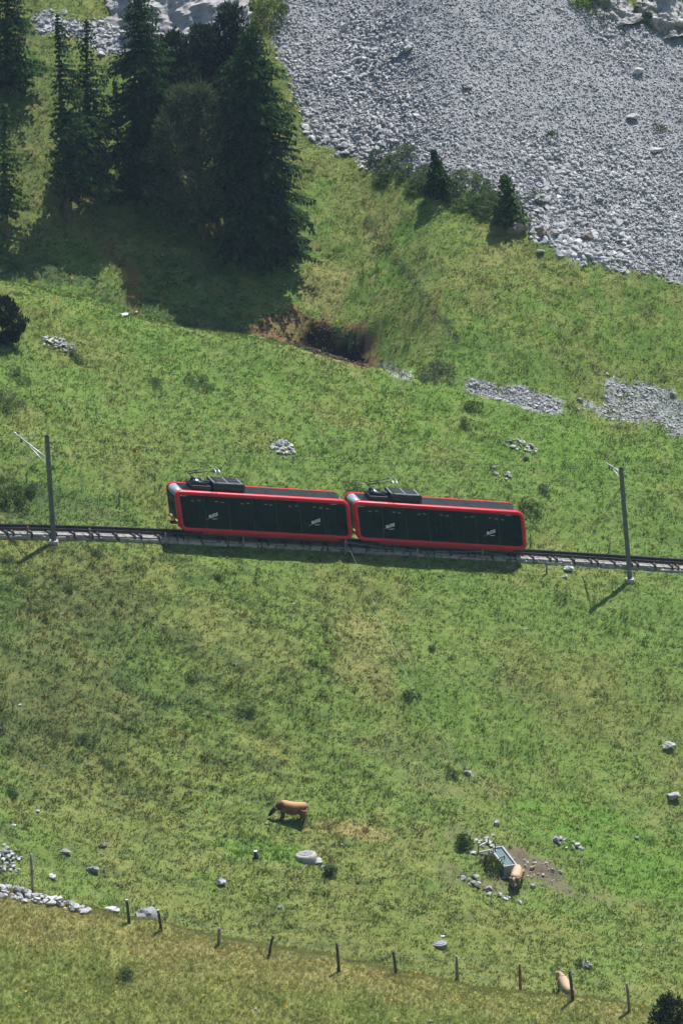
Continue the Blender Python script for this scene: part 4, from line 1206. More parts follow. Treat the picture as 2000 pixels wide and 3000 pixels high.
    for sx in (-1, 1):        # lower end apron and lights
        m = MB(); m.box((sx * (CL / 2 - .12), 0, CZ0 + .48), (.16, 1.8, .34), bev=.04); ap = part(m, 'end_apron', RED)
        for yy in (-.62, .62): part(MB().box((sx * (CL / 2 - .02), yy, CZ0 + .62), (.06, .34, .06), bev=.01), 'headlight', GLOWM, ap)
        part(MB().box((sx * (CL / 2 - .035), 0, CZ0 + 1.25), (.03, .05, 1.2)), 'wiper', RUBB)
    # roof panels with pale joints
    xr = [-CL / 2 + .62, -4.75, -3.6, -1.1, .55, 2.25, 3.9, 5.0, CL / 2 - .52]
    for i in range(len(xr) - 1):
        zz = CZ0 + CH - .05
        part(MB().box(((xr[i] + xr[i + 1]) / 2, 0, zz + .022), (xr[i + 1] - xr[i] - .05, 1.70, .04), bev=.008), 'roof_panel', SOLAR)
    # --- roof machinery
    zz = CZ0 + CH
    m = MB(); m.box((-2.15, 0, zz + .30), (2.15, 1.62, .58), bev=.12); ac = part(m, 'cooling_unit', DARKM)
    for ix in (0, 1):
        for iy in (0, 1):
            part(MB().box((-2.62 + ix * .94, -.33 + iy * .66, zz + .605), (.86, .58, .03), bev=.006), 'grille', BLACK, ac)
    m = MB(); m.box((-2.15, 0, zz + .592), (1.94, 1.34, .018)); part(m, 'grille_frame', GREYL, ac)
    m = MB(); m.box((-3.05, -.82, zz + .25), (.08, .05, .4)).box((-1.15, -.55, zz + .38), (.26, .3, .3), bev=.04); part(m, 'bracket', DARKM, ac)
    m = MB(); m.box((-4.0, 0, zz + .16), (1.35, 1.5, .30), bev=.06); eq = part(m, 'equipment_box', DARKM)
    m = MB(); m.tube([(-4.55, -.45, zz + .42), (-3.6, -.45, zz + .42)], .17, 12).tube([(-4.4, .35, zz + .42), (-3.7, .35, zz + .42)], .15, 12); part(m, 'resistor', DARKM, eq, True)
    m = MB(); m.lathe([(.01, .5), (.18, .46), (.22, .36), (.2, .3)], 14, (-4.15, -.15, zz + .1)); part(m, 'insulator', SILV, eq, True)
    m = MB(); m.box((-3.45, -.2, zz + .42), (.3, .3, .3), bev=.05).tube([(-3.75, -.5, zz + .38), (-3.3, -.3, zz + .5), (-3.1, -.3, zz + .45)], .05, 6); part(m, 'coupling_box', DARKM, eq)
    pan = part(MB().box((-4.25, 0, zz + .36), (.55, .9, .08), bev=.02), 'pantograph', DARKM)
    kx, kz = -4.62, zz + .98; hx, hz = -2.75, zz + 1.36
    part(MB().tube([(-4.05, -.30, zz + .38), (kx, -.22, kz)], .045, 8).tube([(-4.05, .30, zz + .38), (kx, .22, kz)], .045, 8).tube([(kx, -.36, kz), (kx, .36, kz)], .05, 8), 'lower_arm', DARKM, pan, True)
    part(MB().tube([(kx, -.16, kz), (hx, -.42, hz)], .028, 6).tube([(kx, .16, kz), (hx, .42, hz)], .028, 6).tube([(kx + .05, 0, kz - .1), (hx - .1, -.05, hz - .12)], .014, 6), 'upper_arm', STEEL, pan, True)
    for dx in (-.14, .14):
        part(MB().tube([(hx + dx, -.78, hz - .20), (hx + dx, -.62, hz - .02), (hx + dx, -.45, hz + .06), (hx + dx, .45, hz + .06), (hx + dx, .62, hz - .02), (hx + dx, .78, hz - .20)], .034, 6), 'contact_strip', SILV, pan, True)
    part(MB().bar((hx - .16, -.42, hz), (hx + .16, -.42, hz), .04).bar((hx - .16, .42, hz), (hx + .16, .42, hz), .04), 'head_frame', SILV, pan)
    # --- running gear
    for bx in (-3.9, 3.9):
        bo = part(MB().box((bx, 0, .42), (2.2, 1.1, .26), bev=.04), 'bogie', DARKM)
        for wx in (-.75, .75):
            for yy in (-.40, .40):
                m = MB(); q = 18
                V = [(bx + wx + .30 * math.cos(6.2832 * i / q), yy + dy, .30 + .30 * math.sin(6.2832 * i / q)) for dy in (-.05, .05) for i in range(q)]
                m.add(V, [(i, (i + 1) % q, q + (i + 1) % q, q + i) for i in range(q)] + [tuple(range(q))[::-1], tuple(range(q, 2 * q))]); part(m, 'wheel', STEEL, bo)
    part(MB().box((CL / 2 + .05, 0, .62), (.5, .22, .2), bev=.03).box((-CL / 2 - .05, 0, .62), (.5, .22, .2), bev=.03), 'coupler', DARKM)
    # --- inside: floor and stepped benches
    part(MB().box((0, 0, CZ0 + .30), (CL - .5, 2.0, .06)), 'floor', INTM)
    part(MB().box((0, .0, CZ0 + CH - .16), (CL - .7, 1.9, .04)), 'ceiling', INTM)
    for i in range(7):
        xx = -CL / 2 + .95 + i * 1.62
        part(MB().box((xx, .0, CZ0 + .62), (.5, 1.9, .12), bev=.03).box((xx - .28, 0, CZ0 + 1.0), (.12, 1.9, .72), bev=.04).box((xx, 0, CZ0 + .45), (.3, 1.7, .26)), 'bench', SEATM)
    # --- lettering
    for fx, dz in ((.155, -.02), (.775, -.04)):
        cu = bpy.data.curves.new('lettering', 'FONT'); cu.body = 'PILATUS'; cu.size = .30; cu.extrude = .004; cu.offset = .012; cu.space_character = .92
        to = bpy.data.objects.new('lettering', cu); me = bpy.data.meshes.new_from_object(to); bpy.data.objects.remove(to)
        me.name = 'lettering'
        x0 = -CL / 2 + .3 + fx * (CL - .6); z0 = CZ0 + 1.02 + dz; ca, sa = math.cos(.17), math.sin(.17)
        wd = max(v.co.x for v in me.vertices)
        for v in me.vertices:
            xx, yy = v.co.x * .62 / wd, v.co.y
            X_ = x0 + xx * ca; Z_ = z0 + xx * (sa - 0 * slope) + yy
            v.co = Vector((X_ - yy * .0, -1.185 * inset_y(Z_) - v.co.z, Z_ + X_ * slope - xx * slope))
        link('lettering', me, WHITE, root)
        m = MB(); zl = z0 - .06
        m.add([(x0 - .18, -1.185 * inset_y(zl), zl - .06), (x0 - .02, -1.185 * inset_y(zl), zl - .02), (x0 - .02, -1.185 * inset_y(zl), zl + .09), (x0 - .08, -1.185 * inset_y(zl), zl + .04), (x0 - .10, -1.185 * inset_y(zl), zl + .10)], [(0, 1, 2, 3, 4)])
        part(m, 'emblem', LOGO)
        m = MB(); m.add([(x0 + .26, -1.185, z0 - .03), (x0 + .60, -1.185, z0 + .02), (x0 + .60, -1.185, z0 + .05), (x0 + .26, -1.185, z0)], [(0, 1, 2, 3)]); part(m, 'small_print', WHITE)
    return root, sh, yaw, pc, slope
car1 = build_car(s_of_u(768), 'red rack railcar with dark windows leading uphill, nearer the mast with the long bracket', None)
car2 = build_car(s_of_u(1283), 'red rack railcar with dark windows following the leading car, nearer the mast with stay wire', None)

# ---- passengers
def remeshed(name, mb, vox, smooth_it=4):
    me0 = mb.mesh(name + '_src'); o = bpy.data.objects.new(name, me0); COL.objects.link(o)
    md = o.modifiers.new('r', 'REMESH'); md.mode = 'VOXEL'; md.voxel_size = vox
    ms = o.modifiers.new('s', 'SMOOTH'); ms.factor = .5; ms.iterations = smooth_it
    dg = bpy.context.evaluated_depsgraph_get(); dg.update()
    me = bpy.data.meshes.new_from_object(o.evaluated_get(dg)); bpy.data.objects.remove(o); bpy.data.meshes.remove(me0)
    me.name = name; me.polygons.foreach_set('use_smooth', [True] * len(me.polygons))
    return me
SKIN = mat('skin', (.42, .25, .18), .6, .08, 8, 0)
def cloth(name, c): return mat(name, c, .9, .1, 8, 0)
def person_meshes(standing):
    b = MB(); sh_ = MB(); hr = MB(); pants = MB()
    hz = .92 if standing else .48                     # hip height
    b.tube([(0, 0, hz), (0, 0, hz + .30), (0, 0, hz + .52), (0, 0, hz + .60)], [.13, .14, .13, .055], 12, sy=1.25)
    b.tube([(0, 0, hz + .56), (-.01, 0, hz + .66)], [.055, .05], 10)
    b.tube([(-.01, 0, hz + .62), (-.015, 0, hz + .68), (-.01, 0, hz + .76), (.0, 0, hz + .84), (.0, 0, hz + .87)], [.05, .078, .092, .075, .03], 12, sy=.85)
    b.tube([(-.085, 0, hz + .745), (-.115, 0, hz + .72)], [.014, .018], 6)
    for sg in (-1, 1):
        b.tube([(0, sg * .09, hz + .75), (.01, sg * .098, hz + .72)], [.02, .012], 6)
        sh3, el, ha = (0, sg * .19, hz + .50), (-.06, sg * .24, hz + .24), (-.28, sg * .17, hz + .20)
        b.tube([sh3, el], [.05, .042], 8); b.tube([el, ha], [.042, .028], 8)
        for q in range(4): b.tube([ha, (ha[0] - .09, ha[1] + (q - 1.5) * .02, ha[2] - .01)], [.014, .009], 5)
        b.tube([ha, (ha[0] - .05, ha[1] - sg * .05, ha[2] + .02)], [.014, .010], 5)
        if standing: L_ = [(0, sg * .09, hz), (-.02, sg * .1, .5), (.02, sg * .1, .08), (-.1, sg * .1, .03)]
        else: L_ = [(0, sg * .09, hz + .02), (-.42, sg * .1, hz + .02), (-.44, sg * .1, .10), (-.56, sg * .1, .04)]
        b.tube(L_[:2], [.085, .06], 8); b.tube(L_[1:3], [.058, .04], 8); b.tube(L_[2:], [.042, .03], 8)
        pants.tube([(L_[0][0], L_[0][1], L_[0][2] + .02), L_[1]], [.10, .072], 8); pants.tube(L_[1:3], [.072, .055], 8)
        sh_.tube([(0, sg * .17, hz + .52), el], [.068, .056], 8)
    sh_.tube([(0, 0, hz + .02), (0, 0, hz + .3), (0, 0, hz + .52), (0, 0, hz + .585)], [.150, .157, .148, .07], 12, sy=1.25)
    pants.tube([(0, 0, hz - .08), (0, 0, hz + .05)], [.14, .145], 10, sy=1.2)
    hr.tube([(.035, 0, hz + .68), (.04, 0, hz + .78), (.02, 0, hz + .86), (.01, 0, hz + .895)], [.05, .082, .078, .03], 10, sy=.95)
    return [remeshed(n_, x_, .016) for n_, x_ in (('person', b), ('shirt', sh_), ('trousers', pants), ('hair', hr))]
PM = {False: person_meshes(False), True: person_meshes(True)}
HAIRD = cloth('dark_hair', (.03, .02, .015)); HATW = cloth('white_hat', (.75, .75, .72)); TROU = cloth('grey_trousers', (.08, .09, .11))
def person(car, fx, yy, standing, shirt, label, hat=False):
    root, sh, yaw, pc, slope = car
    x = -CL / 2 + .3 + fx * (CL - .6); z = CZ0 + .33 if standing else CZ0 + .24
    loc = Vector(pc) + Matrix.Rotation(yaw, 3, 'Z') @ Vector((x, yy, z + x * slope))
    B = [m.copy() for m in PM[standing]]
    for m_, k_ in zip(B, (SKIN, shirt, TROU, HATW if hat else HAIRD)): m_.materials.append(k_)
    r_ = link('person', B[0]); r_.location = loc; r_.rotation_euler = (0, 0, yaw)
    tag(r_, label, 'person')
    for nm, m_ in zip(('shirt', 'trousers', 'hat' if hat else 'hair'), B[1:]): link(nm, m_, None, r_)
xb = lambda i: (.65 + i * 1.62 + .05) / (CL - .6)
person(car1, xb(2), -.66, False, cloth('magenta_cloth', (.40, .06, .16)), 'person in magenta shirt seated behind dark glass of the leading railcar')
person(car1, xb(3), -.60, False, cloth('charcoal_cloth', (.06, .06, .07)), 'person in dark shirt and white hat seated in the leading railcar', True)
person(car1, .86, -.70, True, cloth('blue_cloth', (.05, .18, .42)), 'person in blue shirt standing at the last pane of the leading railcar')
person(car2, xb(2), -.66, False, cloth('orange_cloth', (.60, .16, .04)), 'person in orange shirt seated behind dark glass of the second railcar')
person(car2, xb(3), -.66, False, cloth('white_cloth', (.7, .7, .7)), 'person in white shirt seated in the second railcar')
person(car2, xb(4), -.66, False, cloth('grey_cloth', (.38, .42, .46)), 'person in pale grey shirt seated in the second railcar')

# ================================================================== masts, wires, posts
MASTM = mat('mast_steel', (.135, .15, .16), .6, .25, 4, .1, metal=.2)
ZINC = mat('galvanised_steel', (.42, .44, .47), .5, .2, 8, 0, metal=.5)
CONC = mat('concrete', (.30, .295, .285), .9, .15, 6, .3)
PORC = mat('insulator_dark', (.05, .04, .04), .4, .1, 6, 0)
WIREM = mat('wire', (.05, .055, .055), .6, .1, 6, 0, metal=.4)
def mast(u, v, ut, vt, arm_px, stay_px, label, hang):
    b = pix(u, v); H, dx = topz(b, ut, vt)
    root = empty('catenary_mast', b); tag(root, label, 'mast', 'masts of the overhead line')
    ax_ = lambda z: Vector((dx * z / H, 0, z))
    m = MB()
    for sg in (-1, 1): m.bar(ax_(-.3) + Vector((sg * .075, 0, 0)), ax_(H) + Vector((sg * .06, 0, 0)), .03, .18)
    m.bar(ax_(-.3), ax_(H), .13, .05); pole = m.build('pole', MASTM, root)
    MB().box((0, 0, -.05), (.56, .56, .5), bev=.03).build('foundation', CONC, root)
    MB().box(ax_(H) + Vector((0, 0, .05)), (.2, .24, .12), bev=.01).build('mast_cap', SLEEP, root)
    # bracket over the track, pointing uphill
    p0 = pix_at_depth = None
    k = Vector(at(arm_px[0][0], arm_px[0][1], b[1] + arm_px[2]) - b); h1 = Vector(at(arm_px[1][0], arm_px[1][1], b[1]) - b)
    h2 = h1 - Vector((0, 0, .5))
    m = MB().tube([h1, k], .045, 7).tube([h2, k + (h1 - k) * .25], .035, 7).tube([k, k + (k - h1) * .08], .06, 7); br = m.build('bracket_arm', ZINC, root, True)
    m = MB().lathe([(.03, 0), (.08, -.05), (.04, -.1), (.08, -.15), (.04, -.2), (.08, -.25), (.03, -.32)], 10, tuple(k + (h1 - k) * .15)); m.build('insulator', PORC, br, True)
    if hang:
        e = Vector(at(hang[0], hang[1], b[1] + arm_px[2]) - b); MB().tube([k + (h1 - k) * .06 - Vector((0, 0, .2)), e], .018, 5).lathe([(.03, 0), (.06, -.05), (.03, -.1)], 8, tuple(e)).build('registration_arm', ZINC, br)
    return root, Vector(b) + k, Vector(b) + ax_(H)
m1 = mast(158, 1592, 137, 1278, ((48, 1272), (137, 1342), 2.6), None, 'dark steel mast with long raised bracket, uphill of the train', (87, 1352))
m2 = mast(1845, 1703, 1818, 1372, ((1778, 1358), (1816, 1382), 2.4), None, 'dark steel mast with short bracket and stay wire, downhill of the train', None)
def wire(name, pts, r, label, sag=0.0, m=WIREM, cat='wire', group=None):
    P = []
    for i in range(len(pts) - 1):
        a, b = Vector(pts[i]), Vector(pts[i + 1])
        n = 12
        for k in range(n + (i == len(pts) - 2)):
            t = k / n; P.append(a.lerp(b, t) - Vector((0, 0, sag * 4 * t * (1 - t))))
    o = MB().tube(P, r, 5).build(name, m); tag(o, label, cat, group); return o
mo = m2[0]
sw = Vector(at(1817, 1428, mo.location.y)); se = Vector(at(1698, 1624, float(track_at_x(mo.location.x - 2.5)[0]) + 1.3))
_sw = MB().tube([sw - mo.location, se - mo.location], .016, 5).build('stay_wire', WIREM, mo)
for dz_, nm, lb in ((0.05, 'earth_wire', 'thin wire strung between the tops of the two masts'),):
    e0 = m1[2] + (m1[2] - m2[2]) * .35; e1 = m2[2] + (m2[2] - m1[2]) * .35
    wire(nm, [e0, m1[2] + Vector((0, 0, .08)), m2[2] + Vector((0, 0, .08)), e1], .010, lb, .45)
ka, kb = m1[1] - Vector((0, 0, .35)), m2[1] - Vector((0, 0, .35))
wire('messenger_wire', [ka + (ka - kb) * .3, ka, kb, kb + (kb - ka) * .3], .009, 'thin overhead wire carried by the two bracket arms', .5)
# contact wire held just over the collector heads
def contact_pt(s, h=4.9):
    p, tt, n, a, sl = frame(s); return Vector((p[0], p[1], p[2] + h))
cw = [contact_pt(s_of_u(u_)) for u_ in (-200, 100, 590, 1100, 1790, 2200)]
wire('contact_wire', cw, .009, 'contact wire running over the pantographs of the train')

WOODG = mat('grey_wood', (.20, .185, .165), .92, .35, 6, .5); WOODD = mat('dark_wood', (.075, .066, .058), .92, .35, 6, .5); WOODO = mat('fresh_brown_wood', (.23, .13, .055), .9, .3, 6, .5); WOODW = mat('bleached_wood', (.50, .47, .44), .92, .25, 6, .4)
def post(u, v, ut, vt, wpx, label, m, group=None, y0=121., cap=False, name='fence_post'):
    b = pix(u, v, y0); H, dx = topz(b, ut, vt); k = px2m(b); w_ = wpx * k / 2
    root = empty(name, b); tag(root, label, 'fence post', group)
    r = random.Random(u + v)
    mb = MB().tube([(0, 0, -.35), (dx * .3, 0, H * .3), (dx * .7, .01, H * .72), (dx, 0, H)], [w_ * 1.05, w_ * r.uniform(.95, 1.05), w_ * r.uniform(.95, 1.05), w_ * .92], 9)
    mb.build('shaft', m, root, True)
    MB().lathe([(w_ * .9, -.005), (w_ * .9, .012), (w_ * .5, .02)], 9, (dx, 0, H)).build('cut_top', WOODW if cap else m, root)
    return Vector(b) + Vector((dx, 0, H)), Vector(b) + Vector((dx * .45, 0, H * .45))
G1 = 'posts of the fence along the ridge'
ridge_tops = []
for (u, v, ut, vt, w_, m, lb, cap) in [
    (96, 2622, 91, 2503, 8, WOODG, 'tall grey fence post standing in the pale stone bank', False),
    (379, 2706, 371, 2637, 9, WOODD, 'dark fence post on the uphill side of the large grey boulder', True),
    (473, 2728, 463, 2667, 9, WOODD, 'dark leaning fence post on the downhill side of the large grey boulder', True),
    (640, 2768, 642, 2720, 9, WOODG, 'short upright grey fence post on the ridge crest, next after the two boulder posts', False),
    (787, 2796, 800, 2743, 8, WOODD, 'fence post leaning the other way from its neighbours', False),
    (993, 2846, 986, 2764, 9, WOODD, 'tall dark fence post beside the straw-topped crest, below the concrete shaft', False),
    (1160, 2856, 1152, 2788, 9, WOODD, 'dark fence post nearest the round grey cover', False),
    (1339, 2873, 1337, 2802, 9, WOODG, 'grey fence post between the dark and the brown post', False),
    (1524, 2908, 1522, 2825, 9, WOODO, 'brown freshly cut fence post', False),
    (1678, 2932, 1668, 2846, 10, WOODD, 'dark fence post hiding part of the cow', False),
    (1843, 2966, 1836, 2882, 9, WOODG, 'last fence post before the dark pine top', False)]:
    ridge_tops.append(post(u, v, ut, vt, w_, lb, m, G1, 121., cap))
for j, (f, nm) in enumerate(((.82, 'upper'), (.35, 'lower'))):
    P = [tuple(t_ * f + (b_ - (t_ - b_) * .8) * (1 - f)) for t_, b_ in ridge_tops[2:]]
    wire('fence_wire', P, .008, f'{nm} green wire strand of the ridge fence', .03, mat(f'green_wire_{nm}', (.16, .30, .22), .6, .05, 5, 0), 'fence wire')
G2 = 'small posts along the railway'
rail_posts = []
for (u, v, ut, vt, lb, m) in [
    (81, 1580, 81, 1542, 'orange-brown stake before the track, uphill of the long-bracket mast', WOODO), (263, 1585, 262, 1548, 'grey stake before the track, just downhill of the long-bracket mast', WOODG),
    (486, 1600, 485, 1562, 'grey stake before the track, near the front end of the train', WOODG), (712, 1605, 713, 1566, 'pale stake before the middle of the leading railcar', WOODG),
    (1010, 1625, 1012, 1581, 'pale stake before the gap between the railcars', WOODG), (1222, 1640, 1222, 1608, 'grey stake before the front half of the second railcar', WOODG),
    (1412, 1655, 1413, 1608, 'brown stake before the rear half of the second railcar', WOODO), (1601, 1680, 1601, 1644, 'grey stake before the wall, next to the smooth white boulder', WOODG)]:
    rail_posts.append(post(u, v, ut, vt, 5, lb, m, G2))
for (u, v, ut, vt, lb, m) in [
    (78, 1410, 80, 1377, 'stake on the slope above the tangled bushes, by the long-bracket mast', WOODG), (348, 1480, 351, 1435, 'stake with a weed on the slope between the long-bracket mast and the train', WOODG),
    (1552, 1604, 1554, 1561, 'stake behind the track at the rear end of the train', WOODG), (1781, 1620, 1788, 1583, 'leaning stake behind the track beside the stayed mast', WOODG)]:
    post(u, v, ut, vt, 4, lb, m, 'stakes on the slope above the track')
bluew = mat('blue_cord', (.20, .36, .48), .6, .05, 5, 0)
wire('fence_wire', [tuple(t_ * .7 + b_ * .3) for t_, b_ in rail_posts[4:]] + [tuple(gpoint(*(pix(2000, 1725)[:2])) + np.array([2.0, 0, .7]))], .010, 'pale blue electric cord strung before the wall under the second railcar', .05, bluew, 'fence wire')
pal = mat('pale_cord', (.35, .45, .38), .7, .05, 5, 0)
dp = [tuple(rail_posts[4][0])] + [tuple(pix(u, v) + np.array([0, 0, .5])) for u, v in ((1085, 1760), (1170, 1950), (1250, 2120), (1400, 2310), (1560, 2460))]
wire('fence_wire', dp, .006, 'faint pale cord running down the pasture from the stake between the railcars', .08, pal, 'fence wire')

# ================================================================== pasture things
def coat(name, c_body, c_dark, c_sunlit):
    """cow hide: dark head and lower legs, back paler with sunlight put in - by place on the body"""
    m = bpy.data.materials.new(name); m.use_nodes = True; t = m.node_tree; N = t.nodes; b = N['Principled BSDF']
    b.inputs['Roughness'].default_value = .75; b.inputs['Specular IOR Level'].default_value = .2
    at_ = N.new('ShaderNodeAttribute'); at_.attribute_name = 'hide'
    nz = N.new('ShaderNodeTexNoise'); nz.inputs['Scale'].default_value = 3.5; nz.inputs['Detail'].default_value = 4
    tc = N.new('ShaderNodeTexCoord'); t.links.new(tc.outputs['Object'], nz.inputs[0])
    ad = N.new('ShaderNodeMath'); ad.operation = 'MULTIPLY_ADD'; ad.inputs[1].default_value = .35
    su = N.new('ShaderNodeMath'); su.operation = 'SUBTRACT'; su.inputs[1].default_value = .5
    t.links.new(nz.outputs['Fac'], su.inputs[0]); t.links.new(su.outputs[0], ad.inputs[0]); t.links.new(at_.outputs['Fac'], ad.inputs[2])
    cr = N.new('ShaderNodeValToRGB'); e = cr.color_ramp.elements
    e[0].position = .12; e[0].color = (*c_dark, 1); e[1].position = .9; e[1].color = (*c_sunlit, 1); x = e.new(.5); x.color = (*c_body, 1)  # upper ramp end: sunlight on the back put into the hide colour
    t.links.new(ad.outputs[0], cr.inputs[0]); t.links.new(cr.outputs[0], b.inputs['Base Color'])
    return m
def cow_mesh(grazing):
    b = MB()
    # trunk: deep chest, heavy belly, straight back
    P = [(.86, 0, 1.06), (.72, 0, 1.02), (.45, 0, .97), (.10, 0, .92), (-.25, 0, .93), (-.52, 0, .97), (-.72, 0, .98)]
    R_ = [.18, .34, .42, .47, .45, .40, .28]
    V = []; n = 16
    for (p, r_) in zip(P, R_):
        for k in range(n):
            a = 2 * math.pi * k / n; V.append((p[0], math.cos(a) * r_ * .80, p[2] + math.sin(a) * r_ * (1.0 if math.sin(a) < 0 else min(1.0, .36 / r_ if r_ > .2 else 1))))
    Fc = [(i * n + k, i * n + (k + 1) % n, (i + 1) * n + (k + 1) % n, (i + 1) * n + k) for i in range(len(P) - 1) for k in range(n)] + [tuple(range(n))[::-1], tuple((len(P) - 1) * n + k for k in range(n))]
    b.add(V, Fc)
    if grazing:
        b.tube([(-.55, 0, 1.05), (-.82, 0, .92), (-1.02, 0, .72)], [.31, .24, .16], 12, sy=.75)
        b.tube([(-1.00, 0, .72), (-1.12, 0, .58), (-1.24, 0, .36), (-1.31, 0, .22), (-1.33, 0, .17)], [.14, .155, .115, .095, .07], 12, sy=.9)
        hx = Vector((-1.02, 0, .74)); fwd = Vector((-.25, 0, -1)).normalized()
    else:
        b.tube([(-.55, 0, 1.10), (-.85, 0, 1.12), (-1.05, 0, 1.08)], [.27, .19, .15], 12, sy=.75)
        b.tube([(-1.0, 0, 1.12), (-1.15, 0, 1.05), (-1.30, 0, .90), (-1.38, 0, .78), (-1.40, 0, .74)], [.13, .13, .10, .085, .06], 12, sy=.85)
        hx = Vector((-1.05, 0, 1.16)); fwd = Vector((-.8, 0, -.6)).normalized()
    for sg in (-1, 1):
        fo = .06 * sg
        b.tube([(-.50, sg * .19, .85), (-.52 + fo, sg * .19, .62), (-.50 + fo, sg * .18, .38), (-.52 + fo * 1.6, sg * .18, .08), (-.55 + fo * 1.6, sg * .18, .0)], [.18, .12, .08, .062, .075], 9)
        b.tube([(.66, sg * .20, .95), (.60 - fo, sg * .22, .70), (.72 - fo, sg * .21, .46), (.68 - fo * 1.5, sg * .20, .10), (.65 - fo * 1.5, sg * .20, .0)], [.25, .20, .105, .064, .078], 9)
        ear = hx + Vector((0, sg * .10, .02)); b.tube([ear, ear + Vector((.05, sg * .15, .05)), ear + Vector((.04, sg * .27, .02))], [.04, .07, .02], 7)
    b.tube([(.50, 0, .62), (.42, 0, .52)], [.16, .10], 10); 
    b.tube([(.84, 0, 1.14), (.95, 0, 1.05), (.96, .03, .75), (.93, .05, .52), (.93, .05, .40)], [.05, .035, .024, .04, .015], 7)
    me = remeshed('cow', b, .026, 5)
    co = np.zeros(len(me.vertices) * 3); me.vertices.foreach_get('co', co); co = co.reshape(-1, 3)
    hide = .5 + .45 * sstep(1.05, 1.32, co[:, 2]) - .50 * sstep(.50, .15, co[:, 2]) - .45 * sstep(-1.08, -1.24, co[:, 0]) - .20 * sstep(-.5, -.75, co[:, 0]) - .3 * (co[:, 0] > .9) * sstep(.9, .5, co[:, 2])
    me.attributes.new('hide', 'FLOAT', 'POINT').data.foreach_set('value', hide.astype(np.float32))
    return me, hx
HORN = mat('horn', (.45, .40, .30), .5, .1, 8, 0); STRAP = mat('leather', (.03, .022, .018), .8, .2, 8, 0); BELL = mat('bell_metal', (.72, .70, .66), .35, .1, 8, 0, metal=.3)
def cow(u, v, rz, grazing, cm, label, sc=1.0, y0=121., bell=True):
    p = pix(u, v, y0); me, hx = cow_mesh(grazing); me.materials.append(cm)
    # stand on the slope: fit the feet
    c_, s_ = math.cos(rz), math.sin(rz)
    g = lambda x, y: float(ground(p[0] + (c_ * x - s_ * y) * sc, p[1] + (s_ * x + c_ * y) * sc))
    zf, zr = g(-.52, 0), g(.66, 0); zl, zg = g(0, -.2), g(0, .2)
    o = link('cow', me); o.location = (p[0], p[1], (zf + zr) / 2 - .02); o.scale = (sc,) * 3
    o.rotation_euler = (Matrix.Rotation(rz, 3, 'Z') @ Matrix.Rotation(-math.atan((zr - zf) / (1.18 * sc)), 3, 'Y')).to_euler()
    tag(o, label, 'cow', 'cows on the pasture')
    for sg in (-1, 1):
        q = hx + Vector((-.02, sg * .07, .05)); MB().tube([q, q + Vector((-.02, sg * .10, .06)), q + Vector((-.05, sg * .13, .15))], [.028, .022, .006], 7).build('horn', HORN, o, True)
    if bell:
        nk = Vector((-.90, 0, .82)) if grazing else Vector((-.88, 0, 1.11)); ax2 = Vector((-.6, 0, -.7)).normalized() if grazing else Vector((-1, 0, .0))
        ring = []
        sd = Vector((0, 1, 0)); up = ax2.cross(sd)
        for k in range(15): a_ = 2 * math.pi * k / 14; ring.append(nk + sd * math.cos(a_) * .165 + up * math.sin(a_) * .215)
        MB().tube(ring, .022, 6, cap=False).build('collar', STRAP, o)
        lo = min(ring, key=lambda q: q.z)
        MB().lathe([(.04, .0), (.10, -.06), (.13, -.20), (.14, -.25)], 12, tuple(lo + Vector((0, 0, .01)))).build('bell', BELL, o, True)
    return o
HIDE1 = coat('brown_hide', (.155, .075, .036), (.030, .020, .016), (.40, .235, .12))
HIDE2 = coat('fawn_hide', (.27, .175, .10), (.06, .040, .030), (.42, .31, .21))
cow(850, 2404, 0.0, True, HIDE1, 'brown cow with white bell grazing on the mound above the concrete shaft', 1.0)
cow(1514, 2606, math.radians(78), False, HIDE2, 'fawn cow facing downhill beside the water trough', .95)
cow(1654, 2922, math.radians(-72), False, HIDE2, 'pale fawn cow seen partly behind a ridge fence post', .95, 143, False)

# ---- water trough
WATER = bpy.data.materials.new('water'); WATER.use_nodes = True
_w = WATER.node_tree.nodes['Principled BSDF']; _w.inputs['Base Color'].default_value = (.10, .15, .17, 1); _w.inputs['Roughness'].default_value = .05; _w.inputs['Specular IOR Level'].default_value = .6
_nz = WATER.node_tree.nodes.new('ShaderNodeTexNoise'); _nz.inputs['Scale'].default_value = 3; _bp = WATER.node_tree.nodes.new('ShaderNodeBump'); _bp.inputs['Strength'].default_value = .03
WATER.node_tree.links.new(_nz.outputs[0], _bp.inputs['Height']); WATER.node_tree.links.new(_bp.outputs[0], _w.inputs['Normal'])
tp = pix(1476, 2530)
A_ = at(1441, 2484, 0) if False else None
rim = float(tp[2]) + .62
def on_plane(u, v, z):
    d = ray(u, v); return Vector(CAM + d * ((z - CAM[2]) / d[2]))
c00, c10, c01 = on_plane(1438, 2486, rim), on_plane(1468, 2477, rim), on_plane(1480, 2541, rim)
exl = (c00 - c01); exl.z = 0; ang = math.atan2(exl.y, exl.x); LT = max(2.2, min(3.2, exl.length)); WT = .85
tr = empty('water_trough', (float((c10 + c01).x / 2), float((c10 + c01).y / 2), rim - .62), ang); tag(tr, 'grey concrete water trough full of water on trampled soil', 'trough')
m = MB()
for sg in (-1, 1):
    m.box((0, sg * (WT / 2 - .055), .22), (LT, .11, .80), bev=.015); m.box((sg * (LT / 2 - .055), 0, .221), (.108, WT - .22, .80), bev=.015)
m.box((0, 0, -.1), (LT - .22, WT - .22, .1)); m.build('basin', CONC, tr)
MB().box((0, 0, .50), (LT - .23, WT - .23, .02)).build('water_surface', WATER, tr)
MB().tube([(-LT / 2 + .2, -.1, .3), (-LT / 2 + .2, -.1, .74)], .03, 8).build('overflow_pipe', ZINC, tr, True)
